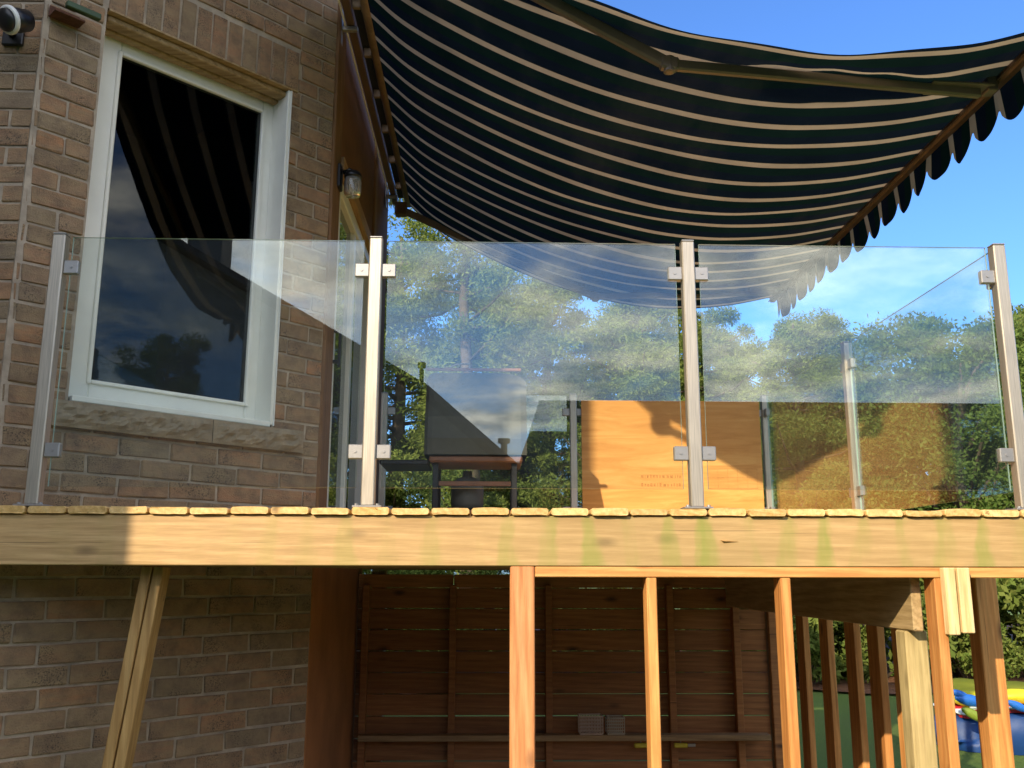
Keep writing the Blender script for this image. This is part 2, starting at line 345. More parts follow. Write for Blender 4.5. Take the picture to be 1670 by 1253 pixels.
M_stamp = simple('brown_stamp_ink', (.52, .23, .06), .8, 0, .3, 60, 0)
M_grill = simple('grey_enamel', (.085, .088, .075), .65, .0, .12, 6, .05)
M_grillD = simple('black_cart_steel', (.02, .02, .022), .5, .3, .2, 9, .05)
M_grillR = simple('reddish_brown_trim', (.22, .09, .04), .5, 0, .2, 9, .05)
M_bark = simple('bark', (.10, .075, .05), .95, 0, .4, 8, .8)
M_leafA = leafmat('pine_needles', (.10, .165, .03), (.17, .235, .05), (.25, .29, .08), .4)
M_leafB = leafmat('maple_leaves', (.075, .135, .026), (.125, .20, .042), (.19, .25, .07), .42)
M_leafC = leafmat('shrub_leaves', (.075, .13, .022), (.13, .19, .04), (.21, .24, .06))

# ------------------------------------------------------------------ ground
def groundmat():
    m, t, p = newmat('lawn'); v = coords(t, (1, 1, 1), rand=False, obj=False); n = noise(t, v, .7, 4); n2 = noise(t, v, 40, 5, .7)
    a = ramp(t, n2, [(.3, (.065, .115, .012)), (.5, (.12, .19, .022)), (.7, (.17, .24, .04))]); a = mixc(t, ramp(t, n, [(.4, (0, 0, 0)), (.7, (.35, .35, .35))]), a, (.14, .15, .04))
    t.links.new(a, p.inputs['Base Color']); p.inputs['Roughness'].default_value = .95; bump(t, p, n2, .8, .03); return m
V = []; F = []; G = 48
for j in range(G + 1):
    for i in range(G + 1):
        x = (i / G * 2 - 1); y = (j / G * 2 - 1); x = 700 * x * abs(x) ** 1.6; y = 700 * y * abs(y) ** 1.6
        V.append((x, y, 0))
for j in range(G):
    for i in range(G): k = j * (G + 1) + i; F.append((k, k + 1, k + G + 2, k + G + 1))
tag(link('lawn', mesh('lawn', V, F, groundmat())), kind='structure')
def mulchmat():
    m, t, p = newmat('bark_mulch'); v = coords(t, (1, 1, 1), rand=False, obj=False); n = noise(t, v, 30, 5, .7)
    t.links.new(ramp(t, n, [(.3, (.09, .035, .015)), (.55, (.24, .10, .04)), (.75, (.34, .17, .08))]), p.inputs['Base Color']); p.inputs['Roughness'].default_value = .95; bump(t, p, n, 1, .05); return m
V = []; F = []; n = 60
for i in range(n + 1):
    x = -16 + 36 * i / n; yb = 13.1 + .5 * math.sin(x * .8) + .25 * math.sin(x * 2.1)
    for j in range(9): V.append((x, yb + j * 2.2, .03 + .07 * (j > 0) + .05 * math.sin(x * 5 + j) * (j > 0)))
for i in range(n):
    for j in range(8): k = i * 9 + j; F.append((k, k + 9, k + 10, k + 1))
tag(link('mulch_bed', mesh('mulch_bed', V, F, mulchmat(), True)), kind='structure')
M_dirt = simple('packed_dirt', (.10, .07, .045), .95, 0, .35, 6, .6)
tag(link('dirt_floor', mesh('dirt_floor', *span(-.84, 2.2, 3.3, 6.6, -.02, .01, .002), M_dirt)), kind='structure')

# ------------------------------------------------------------------ brick house
AX, AY = -1.966, 3.73                       # corner between the straight front wall and the slanted bay side
S2 = math.sqrt(.5); NRM = Vector((S2, -S2, 0)); WDR = Vector((S2, S2, 0)); FLEN = 1.53
ROW = .0867; Z0 = 1.361 - 8 * ROW; BL = .2385; JT = .011
house = thing('brick_house', 'brown brick house with a slanted bay side and white window, left of the deck', 'house', (AX, AY, 0))
bdepth = .09
def brick_mesh(L, H, seed):
    r = random.Random(seed); V, F = cbox(L, bdepth, H, .004)
    for v in V:
        for i in range(3): v[i] += r.uniform(-.0028, .0028)
    return mesh('brick', V, F, M_brick)
bm_cache = {}
def get_brick(L, H):
    k = (round(L * 50) / 50, round(H, 3), rnd.randrange(3))
    if k not in bm_cache: bm_cache[k] = brick_mesh(k[0] - .0, H, hash(k) & 255)
    return bm_cache[k]
n_brick = 0; stuffV = []; stuffF = []
def place_brick(origin, wdir, nrm, s0, s1, z0, z1):
    global n_brick, stuffV, stuffF
    L = s1 - s0 - JT; H = z1 - z0 - JT
    if L < .02: return
    ctr = origin + wdir * ((s0 + s1) / 2) + Vector((0, 0, (z0 + z1) / 2)) - nrm * (bdepth / 2 - rnd.uniform(-.002, .003))
    ang = math.atan2(wdir.y, wdir.x); ctr += wdir * rnd.uniform(-.002, .002) + Vector((0, 0, rnd.uniform(-.0018, .0018)))
    vis = any((-15 < q[0] < 1685 and -15 < q[1] < 1268) for q in (proj(origin + wdir * s + Vector((0, 0, z))) for s in (s0, s1) for z in (z0, z1)))
    lx, ly = proj(ctr)
    if origin is O_front and (z1 < 1.75): vis = False
    if vis and n_brick < 296:
        me = get_brick(L, H); o = link('brick', me, None, house, ctr - Vector(house.location), (0, rnd.uniform(-.004, .004), ang), (L / me['L'] if 'L' in me else 1, 1, 1)); n_brick += 1
        # exact length by scale
        o.scale.x = L / (round(L * 50) / 50)
    else:
        vf = xf(cbox(L, bdepth, H, .004), Matrix.Translation(ctr - Vector(house.location)) @ Matrix.Rotation(ang, 4, 'Z')); o = len(stuffV)
        stuffV += vf[0]; stuffF += [[i + o for i in q] for q in vf[1]]
O_bay = Vector((AX, AY, 0)); O_front = Vector((AX, AY, 0))
WS0, WS1, WZ0, WZ1 = .242, 1.25, 2.27, 4.134
SOL = 4.134 + .2385
order = []
k = -7
while Z0 + k * ROW < 5.35:
    z0 = Z0 + k * ROW; z1 = z0 + ROW; off = (k % 2) * BL / 2 + (rnd.uniform(-.012, .012)); s = -off
    while s < FLEN:
        a, b = max(s, 0), min(s + BL, FLEN)
        if b - a > .03:
            segs = [(a, b)]
            if z1 > WZ0 + .02 and z0 < WZ1 - .02:
                segs = [(u, w) for u, w in ((a, min(b, WS0)), (max(a, WS1), b)) if w - u > .028]
            elif z0 < SOL - .03 and z0 >= WZ1 - .03:
                segs = [(u, w) for u, w in ((a, min(b, .25)), (max(a, 1.29), b)) if w - u > .028]
            for u, w in segs:
                zz0, zz1 = z0, z1
                order.append((O_bay, WDR, NRM, u, w, zz0, zz1))
        s += BL
    # straight front wall running left from the corner
    s = -BL / 2 * ((k + 1) % 2) - .0
    while s < 1.6:
        a, b = max(s, 0), min(s + BL, 1.6)
        if b - a > .03: order.append((O_front, Vector((-1, 0, 0)), Vector((0, -1, 0)), a, b, z0, z1))
        s += BL
    k += 1
for i in range(12): order.append((O_bay, WDR, NRM, .25 + i * ROW, .25 + (i + 1) * ROW, 4.134, SOL))
for a in order: place_brick(*a)
if stuffV:
    o = link('brick_courses', mesh('brick_courses', stuffV, stuffF, M_brick), None, house); tag(o, kind='stuff')
L_ = -Vector(house.location)
def hp(name, vf, mat, parent=house, smooth=False):
    V, F = vf; V = [Vector(v) + (L_ if parent is house else Vector()) for v in V]; c = sum(V, Vector()) / len(V)
    return link(name, mesh(name, [v - c for v in V], F, mat, smooth), None, parent, c)
# mortar backing, set 9 mm behind the brick faces, with the window hole left open
def bay(s, z, off=0): return O_bay + WDR * s + Vector((0, 0, z)) + NRM * off
def baybox(s0, s1, z0, z1, o0, o1, b=.002):
    """box on the slanted wall; o0 < o1 are offsets along the outward normal"""
    ctr = bay((s0 + s1) / 2, (z0 + z1) / 2, (o0 + o1) / 2)
    return xf(cbox(s1 - s0, o1 - o0, z1 - z0, b), Matrix.Translation(ctr) @ Matrix.Rotation(R(45), 4, 'Z'))
TM = -.007
hp('mortar_wall', join(baybox(-.02, WS0 + .006, -.2, 5.5, -.30, TM, 0.0001), baybox(WS1 - .006, FLEN - .004, -.2, 5.5, -.30, TM, .0001),
    baybox(WS0 + .006, WS1 - .006, -.2, WZ0 - .02, -.30, TM, .0001), baybox(WS0 + .006, WS1 - .006, WZ1 + .012, 5.5, -.30, TM, .0001),
    span(AX - 1.62, AX - .005, AY + .007, AY + .30, -.2, 5.5, .0001)), M_mortar)
# window
win = link('window', mesh('window', *join(), M_white) if False else mesh('window', [], []), None, house)
FR = -.155
def wp(name, vf, mat, smooth=False):
    V, F = vf; V = [Vector(v) + L_ for v in V]; c = sum(V, Vector()) / len(V)
    return link(name, mesh(name, [v - c for v in V], F, mat, smooth), None, win, c)
bpy.data.objects.remove(win)
fr_vf = join(baybox(WS0, .386, 2.285, 4.128, FR - .05, FR, .006), baybox(1.172, 1.248, 2.285, 4.128, FR - .05, FR, .006),
             baybox(.386, 1.172, 4.03, 4.128, FR - .05, FR - .002, .006), baybox(.386, 1.172, 2.285, 2.40, FR - .05, FR - .002, .006))
Vw = [Vector(v) + L_ for v in fr_vf[0]]
win = link('window', mesh('window', Vw, fr_vf[1], M_white), None, house)
def wp(name, vf, mat, smooth=False):
    V, F = vf; V = [Vector(v) + L_ for v in V]; c = sum(V, Vector()) / len(V)
    return link(name, mesh(name, [v - c for v in V], F, mat, smooth), None, win, c)
wp('sash', join(baybox(.372, .392, 2.39, 4.04, FR - .02, FR + .012, .004), baybox(1.166, 1.188, 2.39, 4.04, FR - .02, FR + .012, .004), baybox(.392, 1.166, 4.022, 4.04, FR - .02, FR + .012, .004), baybox(.392, 1.166, 2.39, 2.408, FR - .02, FR + .012, .004)), M_white)
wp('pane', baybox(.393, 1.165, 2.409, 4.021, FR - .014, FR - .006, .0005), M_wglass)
wp('jamb', baybox(1.232, 1.2495, 2.285, 4.128, FR + .001, -.004, .003), M_white)
wp('sub_sill', baybox(WS0 + .019, 1.231, 2.272, 2.300, FR + .001, .004, .004), M_white)
wp('caulk_bead', baybox(1.2475, 1.254, 2.28, 4.13, -.006, .002, .002), M_whiteplastic)
hp('lintel', join(baybox(.255, 1.285, 4.130, 4.140, -.17, .006, .001), baybox(.262, 1.262, 4.098, 4.1295, -.10, -.03, .006), baybox(.262, 1.262, 4.086, 4.1285, -.149, -.101, .006)), M_lintel)
# near-black open box behind the window: the interior's dimness is put into its colour
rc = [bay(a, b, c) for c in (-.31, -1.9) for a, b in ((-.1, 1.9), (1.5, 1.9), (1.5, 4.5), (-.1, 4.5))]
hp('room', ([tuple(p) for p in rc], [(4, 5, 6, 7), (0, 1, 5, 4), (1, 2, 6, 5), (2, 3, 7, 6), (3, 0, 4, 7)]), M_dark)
# rough stone sill in two pieces
def rough_stone(s0, s1, z0, z1, o0, o1, seed):
    r = np.random.RandomState(seed); nx, nz = int((s1 - s0) / .018), 8; V = []; F = []
    for j in range(nz + 1):
        for i in range(nx + 1):
            u = i / nx; w = j / nz; e = min(1, min(u, 1 - u) * 12) * min(1, min(w, 1 - w) * 4)
            o = o1 - .012 * (1 - e) + e * (.010 * math.sin(i * .7 + seed) * math.cos(j * 1.1 + i * .23) + r.uniform(-.005, .005))
            V.append(list(bay(s0 + u * (s1 - s0), z0 + w * (z1 - z0), o)))
    for j in range(nz):
        for i in range(nx): k = j * (nx + 1) + i; F.append([k, k + 1, k + nx + 2, k + nx + 1])
    b = len(V); V2, F2 = baybox(s0 + .0005, s1 - .0005, z0 + .0005, z1 - .0005, o0, o1 - .014, .001)
    rim = [j * (nx + 1) for j in range(nz + 1)] + []
    # side skirts
    idx = [i for i in range(nx + 1)] + [j * (nx + 1) + nx for j in range(1, nz + 1)] + [nz * (nx + 1) + i for i in range(nx - 1, -1, -1)] + [j * (nx + 1) for j in range(nz - 1, 0, -1)]
    m = len(V)
    for q in idx:
        p = Vector(V[q]); d = (p - bay(0, 0, 0)).dot(NRM); V.append(list(p + NRM * (o1 - .02 - d)))
    for a in range(len(idx)): F.append([idx[a], m + a, m + (a + 1) % len(idx), idx[(a + 1) % len(idx)]])
    return join((V, F), (V2, F2))
hp('sill_stone', rough_stone(.18, .905, 2.156, 2.268, -.15, .042, 3), M_stone)
hp('sill_stone', rough_stone(.909, 1.412, 2.156, 2.268, -.15, .042, 5), M_stone)
# return wall (runs straight back) with patio door
BX, BY = AX + FLEN * S2, AY + FLEN * S2      # about -0.884, 4.812
WX = -.885
hp('return_wall', join(span(WX - .2, WX - .002, BY + .01, 6.72, -.1, 1.60, .002)), M_return)
M_upper = simple('dark_brown_panel', (.15, .065, .028), .95, 0, .25, 2.5, .2)
hp('upper_wall', join(span(WX - .2, WX - .006, BY + .01, 7.62, 3.96, 5.5, .002), span(WX - .2, WX - .006, 6.75, 7.62, 1.6, 3.959, .002)), M_upper)
for y0, y1 in ((BY + .005, 5.05), (6.62, 6.75)): hp('corner_trim', span(WX - .05, WX + .012, y0, y1, 1.80, 5.4, .004), M_trim)
hp('door_header', span(WX - .04, WX + .03, 5.052, 6.62, 3.86, 3.955, .004), M_trimL)
door = hp('patio_door', join(span(WX - .08, WX, 5.052, 5.17, 1.80, 3.858, .006), span(WX - .08, WX, 6.50, 6.618, 1.80, 3.858, .006), span(WX - .08, WX, 5.171, 6.499, 3.77, 3.857, .006), span(WX - .08, WX, 5.171, 6.499, 1.80, 1.92, .006), span(WX - .07, WX - .01, 5.80, 5.88, 1.921, 3.769, .006)), M_white)
def sub(name, vf, mat, parent, smooth=False):
    o0 = Vector(parent.location) + (Vector(parent.parent.location) if parent.parent else Vector())
    V, F = vf; V = [Vector(v) - o0 for v in V]; c = sum(V, Vector()) / len(V)
    return link(name, mesh(name, [v - c for v in V], F, mat, smooth), None, parent, c)
sub('pane', span(WX - .045, WX - .037, 5.172, 5.799, 1.921, 3.769, .0005), M_wglass, door)
sub('pane', span(WX - .055, WX - .047, 5.881, 6.498, 1.921, 3.769, .0005), M_wglass, door)
sub('door_handle', join(span(WX + .001, WX + .035, 5.10, 5.12, 2.72, 2.74, .003), span(WX + .001, WX + .035, 5.10, 5.12, 2.90, 2.92, .003), span(WX + .03, WX + .045, 5.095, 5.125, 2.70, 2.94, .004)), M_black, door)
hp('room', span(WX - 2.0, WX - 1.9, 4.9, 7, 1.7, 4, .002), M_dark)  # near-black slab standing in for the unlit room behind the patio door
# eaves high over the bay, mostly above the picture
hp('roof', join(span(-9.5, WX + .35, 3.3, 7.9, 5.5, 5.62, .01)), M_trim)
# garage wing of the same house, left of the camera: its corner throws the shade that covers the bay
M_siding = simple('brown_siding', (.22, .17, .13), .8, 0, .15, 3, .2)
wing = thing('garage_wing', 'tall brown garage wing of the house, out of view on the left', 'building', (-6, 0, 0))
part('wall', span(-9.5, -3.47, .18, 3.72, 0, 7.2, .01), M_siding, wing).location -= Vector((-6, 0, 0))
part('roof', join(([(-10, -.2, 7.2), (-3.2, -.2, 7.2), (-3.2, 4.2, 7.2), (-10, 4.2, 7.2), (-6.6, -.2, 8.6), (-6.6, 4.2, 8.6)], [(0, 1, 4), (1, 2, 5, 4), (2, 3, 5), (3, 0, 4, 5), (3, 2, 1, 0)])), M_trim, wing).location -= Vector((-6, 0, 0))

# ------------------------------------------------------------------ deck
RZ0, RZ1, BZ = 1.581, 1.766, 1.794
deck = thing('wooden_deck', 'raised wooden deck with board ends over a stained rim joist', 'deck', (0, 5, 0))
D_ = Vector((0, 5, 0))
def dp(name, vf, mat, smooth=False):
    V, F = vf; V = [Vector(v) - D_ for v in V]; c = sum(V, Vector()) / len(V)
    return link(name, mesh(name, [v - c for v in V], F, mat, smooth), None, deck, c)
def deckboard(x0, x1, y0, y1, sd):
    """board with rounded edges and a slightly ragged sawn end"""
    r = random.Random(sd); b = .006; zb, zt = 1.7685 + r.uniform(-.0015, .001), BZ + r.uniform(-.003, .003); cup = r.uniform(-.002, .003)
    n = 7; ring = []
    for i in range(n): u = i / (n - 1); x = x0 + b + (x1 - x0 - 2 * b) * u; ring.append((x, zb + cup * (1 - (2 * u - 1) ** 2) * .5 + r.uniform(-.0008, .0008)))
    ring.append((x1, zb + b)); ring.append((x1, zt - b))
    for i in range(n): u = 1 - i / (n - 1); x = x0 + b + (x1 - x0 - 2 * b) * u; ring.append((x, zt + cup * (1 - (2 * u - 1) ** 2)))
    ring.append((x0, zt - b)); ring.append((x0, zb + b))
    k = len(ring); V = []
    for y, ins in ((y0, .0025), (y0 + .004, 0), (y1, 0)):
        cx = (x0 + x1) / 2; cz = (zb + zt) / 2
        for (x, z) in ring: V.append((x + (cx - x) * ins * 8, y + (r.uniform(-.0015, .0015) if ins else 0), z + (cz - z) * ins * 30 * .8))
    F = [list(range(k))]
    for a in range(2):
        for i in range(k): F.append([a * k + i, (a + 1) * k + i, (a + 1) * k + (i + 1) % k, a * k + (i + 1) % k])
    F.append([2 * k + i for i in range(k)][::-1])
    return V, F
PB = .1498
for i in range(-5, 26):
    x0 = -1.712 + i * PB + .0045; x1 = x0 + PB - .009
    y1 = 6.92
    if x1 < AX: y1 = AY - .012
    elif x0 < -.86: y1 = min(6.92, AY + (max(x0, AX) - AX) - .012)
    if x0 < AX < x1: y1 = AY - .012
    dp('deck_board', deckboard(x0 + rnd.uniform(-.001, .001), x1 + rnd.uniform(-.0015, .001), 3.478 + rnd.uniform(-.005, .006), y1, i), M_board)
XR = 2.18; XL = -2.42
dp('rim_joist', span(XL, XR, 3.495, 3.533, RZ0, RZ1, .003), M_rim)
dp('rim_joist', span(-.86, XR, 6.87, 6.908, RZ0, RZ1, .003), M_rim)
dp('rim_joist', span(XR - .040, XR - .002, 3.536, 6.868, RZ0, RZ1, .003), M_treaty)
for y in (3.94, 4.34, 4.74, 5.14, 5.54, 5.94, 6.34):
    xl = -.85 if y > 4.8 else AX + (y - AY) + .06
    dp('joist', span(xl, XR - .044, y, y + .038, RZ0 + .001, RZ1 - .001, .003), M_joist)
fr = ony(832, 1000, 3.5).x; fr2 = ony(872, 1000, 3.5).x
dp('support_post', span(fr, fr2, 3.497, 3.59, 0, RZ0 - .001, .004), M_post)
dp('support_post', span(1.628, 1.717, 3.66, 3.75, 0, 1.338, .006), M_treated)
dp('side_beam', span(1.634, 1.674, 3.594, 6.42, 1.34, RZ0 - .002, .004), M_treaty)
xr = ony(1651, 1200, 4.05).x
dp('support_post', span(xr - .095, xr, 4.05, 4.145, 0, RZ0 - .002, .004), M_stud)
dp('support_post', span(-.80, -.70, 6.55, 6.65, 0, RZ0 - .002, .004), M_treated)
dp('support_post', span(1.93, 2.03, 6.45, 6.55, 0, RZ0 - .002, .004), M_clad)

# enclosure frame under the deck edge
fra = thing('stud_frame', 'orange cedar stud frame standing under the front edge of the deck', 'frame', (1, 3.55, 0)); F_ = Vector((1, 3.55, 0))
def fp(name, vf, mat, par=None):
    V, F = vf; V = [Vector(v) - F_ for v in V]; c = sum(V, Vector()) / len(V)
    return link(name, mesh(name, [v - c for v in V], F, mat), None, fra, c)
fp('top_plate', span(fr2 + .002, XR, 3.497, 3.586, 1.541, RZ0 - .002, .003), M_studx)
for px in (1064, 1284, 1536):
    xx = ony(px, 1000, 3.5).x
    fp('stud', span(xx - .019, xx + .019, 3.499, 3.588, 0, 1.539, .003), M_stud)
fp('bottom_plate', span(fr2 + .002, XR, 3.497, 3.586, .001, .04, .003), M_studx) if False else None
for (pa, pb, bot, rr) in ((1545, 1563, 1036, .012), (1567, 1587, 1033, -.006)):
    xa = ony(pa, 1000, 3.46).x; xb = ony(pb, 1000, 3.46).x; zb = ony(pa, bot, 3.46).z
    vf = span(xa, xb, 3.455, 3.493, zb, 1.578, .003)
    fp('cleat', vf, M_pale)
# side slats between front and back
slat = thing('slatted_side', 'row of shaded vertical slats under the right side of the deck', 'slat wall', (2.03, 5, 0))
for px in (1461, 1420, 1383, 1341, 1303):
    P = onx(px, 1020, 1.955)
    o = link('slat', mesh('slat', *cbox(.038, .135, 1.57, .003), M_stud), None, slat, (P.x + .02 - 2.03, P.y - 5, .787))
link('bottom_rail', mesh('bottom_rail', *cbox(.038, 2.2, .089, .003), M_treaty), None, slat, (.035, .2, .06))
# back wall of horizontal planks, nailed to posts, with thin gaps of daylight
back = thing('plank_wall', 'dark horizontal plank wall closing the back of the space under the deck', 'plank wall', (.6, 6.5, 0))
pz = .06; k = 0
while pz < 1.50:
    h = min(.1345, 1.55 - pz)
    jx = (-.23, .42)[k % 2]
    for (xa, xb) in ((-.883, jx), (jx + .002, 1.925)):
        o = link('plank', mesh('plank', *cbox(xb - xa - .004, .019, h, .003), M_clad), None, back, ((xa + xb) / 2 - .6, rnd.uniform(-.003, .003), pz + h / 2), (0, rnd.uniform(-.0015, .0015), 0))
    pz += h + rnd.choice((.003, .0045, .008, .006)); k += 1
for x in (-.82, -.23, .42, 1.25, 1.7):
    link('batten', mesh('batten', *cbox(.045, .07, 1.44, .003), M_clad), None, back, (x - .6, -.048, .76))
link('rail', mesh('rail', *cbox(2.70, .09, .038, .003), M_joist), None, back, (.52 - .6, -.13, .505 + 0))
# stuff on the shelf rail
def crate(x, w, h, lab, mat):
    c = thing('storage_basket', lab, 'basket', (x, 6.37, .525))
    bars = [span(-w / 2, w / 2, -.05, .05, 0, .006, .001)]
    for i in range(9): u = -w / 2 + w * i / 8; bars.append(span(u - .003, u + .003, -.052, -.046, .004, h, .001)); bars.append(span(u - .003, u + .003, .046, .052, .004, h, .001))
    for j in range(6): z = .008 + h * j / 5.2; bars.append(span(-w / 2, w / 2, -.054, -.049, z, z + .005, .001)); bars.append(span(-w / 2, w / 2, .049, .054, z, z + .005, .001))
    link('basket_mesh', mesh('basket_mesh', *join(*bars), mat), None, c)
    link('rim', mesh('rim', *join(span(-w / 2 - .004, w / 2 + .004, -.058, -.048, h, h + .01), span(-w / 2 - .004, w / 2 + .004, .048, .058, h, h + .01), span(-w / 2 - .004, -w / 2 + .004, -.047, .047, h, h + .01), span(w / 2 - .004, w / 2 + .004, -.047, .047, h, h + .01)), mat), None, c)
crate(ony(963, 1180, 6.37).x, .15, .11, 'pale wire basket on the shelf rail, left one of two', simple('faded_wire', (.5, .38, .3), .6))
crate(ony(1003, 1180, 6.37).x, .11, .10, 'small greyish basket on the shelf rail, right one of two', simple('grey_wire', (.42, .36, .28), .6))
for px, lab in ((1045, 'left yellow spirit level end lying under the shelf rail'), (1110, 'right yellow tool end lying under the shelf rail')):
    p = ony(px, 1206, 6.36); t_ = thing('yellow_tool', lab, 'tool', (p.x, 6.36, .425))
    link('handle', mesh('handle', *cbox(.09, .03, .03, .006), simple('yellow_plastic', (.55, .45, .04), .4)), None, t_, (0, 0, .03))
    link('blade', mesh('blade', *cbox(.05, .01, .02, .002), M_clamp), None, t_, (.072, 0, .03))
    link('hook', mesh('hook', *tube([(0, 0, .04), (0, 0, .058)], .003, 6), M_clamp), None, t_)

# leaning double brace left
br = thing('leaning_brace', 'pair of weathered two by fours leaning up under the deck in front of the bricks', 'brace', (ony(195, 1253, 3.72).x, 3.72, 0))
b0 = ony(196, 1253, 3.70); b1 = ony(260, 930, 3.70); dd = (b1 - b0); ext = b0 - dd * (b0.z / dd.z); top = b0 + dd * ((1.578 - b0.z) / dd.z)
ext.y = top.y = 3.66
for k, (dx, yy, le) in enumerate(((-.021, 0, 0), (.022, .006, .0))):
    p0 = ext + Vector((dx, yy, 0)); p1 = top + Vector((dx, yy, 0))
    vf = beam(p0, p1, .089, .038, .003, up=(1, 0, 0)); V, F = vf
    c = (p0 + p1) / 2; t = (p1 - p0).normalized()
    part('brace_board', vf, M_brace, br).location -= Vector(br.location)
# ------------------------------------------------------------------ glass railings
def steel_post(par, x, y, clamps, h=1.08, facing='y'):
    """clamps: list of unit directions in which a clamp sticks out"""
    z0 = BZ + .002; P = Vector(par.location)
    post = link('post', mesh('post', *join(cbox(.05, .05, h - .01, .004, (0, 0, (h - .01) / 2 + .008))), M_steel), None, par, Vector((x, y, z0)) - P)
    link('cap', mesh('cap', *cbox(.0495, .0495, .006, .002, (0, 0, 0)), M_clamp), None, post, (0, 0, h + .0015))
    link('base_plate', mesh('base_plate', *join(cbox(.11, .09, .008, .002, (0, 0, .004)), tube([(.04, -.03, .008), (.04, -.03, .015)], .007, 8), tube([(-.04, -.03, .008), (-.04, -.03, .015)], .007, 8)), M_clamp), None, post, (0, 0, 0))
    for (dx, dy) in clamps:
        for z in (.215, .945):
            link('clamp', mesh('clamp', *join(cbox(.056 if dx else .028, .056 if dy else .028, .055, .003, (dx * .053, dy * .053, 0)), tube([(dx * .055, -.0165 * abs(dx), 0), (dx * .055, -.0145 * abs(dx), 0)], .006, 8)) if dx else cbox(.028, .056, .055, .003, (0, dy * .053, 0)), M_clamp), None, post, (0, 0, z))
    return post
def pane(par, x0, y0, x1, y1, z0=1.873, z1=2.868, th=.010):
    P = Vector(par.location); c = Vector(((x0 + x1) / 2, (y0 + y1) / 2, (z0 + z1) / 2)); L = math.hypot(x1 - x0, y1 - y0); a = math.atan2(y1 - y0, x1 - x0)
    h = (L / 2, th / 2, (z1 - z0) / 2)
    V = [(sx * h[0], sy * h[1], sz * h[2]) for sx in (-1, 1) for sy in (-1, 1) for sz in (-1, 1)]
    F = [(0, 4, 5, 1), (2, 3, 7, 6), (0, 1, 3, 2), (4, 6, 7, 5), (1, 5, 7, 3), (0, 2, 6, 4)]
    return link('glass_panel', mesh('glass_panel', V, F, [M_glass, M_edge], False, [0, 0, 1, 1, 1, 1]), None, par, c - P, (0, 0, a))
YF = 3.535
rf = thing('front_railing', 'stainless steel and clear glass railing along the front deck edge', 'railing', (0, YF, BZ))
xs = [-1.712, -.455, .803, 2.082]
steel_post(rf, xs[0], YF, [(1, 0)]); steel_post(rf, xs[1], YF, [(-1, 0), (1, 0)]); steel_post(rf, xs[2], YF, [(-1, 0), (1, 0)]); steel_post(rf, xs[3], YF, [(-1, 0), (0, 1)])
for a, b in zip(xs[:-1], xs[1:]): pane(rf, a + .048, YF, b - .048, YF)
rs = thing('side_railing', 'stainless steel and glass railing running back along the right deck edge', 'railing', (2.082, 5, BZ))
steel_post(rs, 2.082, 5.15, [(0, -1), (0, 1)]); pane(rs, 2.082, YF + .048, 2.082, 5.102); pane(rs, 2.082, 5.198, 2.082, 6.70)
rb = thing('back_railing', 'stainless steel and glass railing across the far edge of the deck', 'railing', (.6, 6.78, BZ))
for x, c in ((2.082, [(-1, 0), (0, -1)]), (.636, [(-1, 0), (1, 0)]), (-.775, [(1, 0)])): steel_post(rb, x, 6.78, c)
pane(rb, -.43, 6.78, .588, 6.78)
part('end_bracket', join(span(-.50, -.36, 6.74, 6.82, BZ + .003, BZ + .012), span(-.438, -.424, 6.765, 6.795, BZ + .012, BZ + .09)), M_clamp, rb).location -= Vector(rb.location)
# plywood sheet fixed in the last bay of the far railing
py0 = 6.735
ply = thing('plywood_sheet', 'sunlit orange plywood sheet standing in the far railing of the deck', 'plywood', (1.36, py0, BZ))
link('sheet', mesh('sheet', *cbox(1.335, .016, 1.02, .001, (0, 0, .52)), M_ply), None, ply)
st = []
sx0 = ony(1155, 780, py0 - .009).x - 1.36; sx1 = ony(1235, 780, py0 - .009).x - 1.36; sz0 = ony(1155, 797, py0).z - BZ; sz1 = ony(1155, 765, py0).z - BZ
for i in range(6): u = sx0 + (sx1 - sx0) * i / 5; st.append(span(u - .0012, u + .0012, -.0092, -.0084, sz0, sz1, .0002))
for z in (sz0, sz1, sz0 + (sz1 - sz0) * .55): st.append(span(sx0, sx1, -.0096, -.0093, z - .0012, z + .0012, .0001))
tx0 = ony(1045, 780, py0).x - 1.36
for j in range(2):
    u = tx0
    while u < tx0 + .30:
        w = rnd.uniform(.006, .022); st.append(span(u, u + w, -.0092, -.0084, sz0 + .012 + j * .062, sz0 + .036 + j * .062 + rnd.uniform(-.006, .004), .0002)); u += w + rnd.uniform(.006, .014)
link('stamp_marks', mesh('stamp_marks', *join(*st), M_stamp), None, ply)

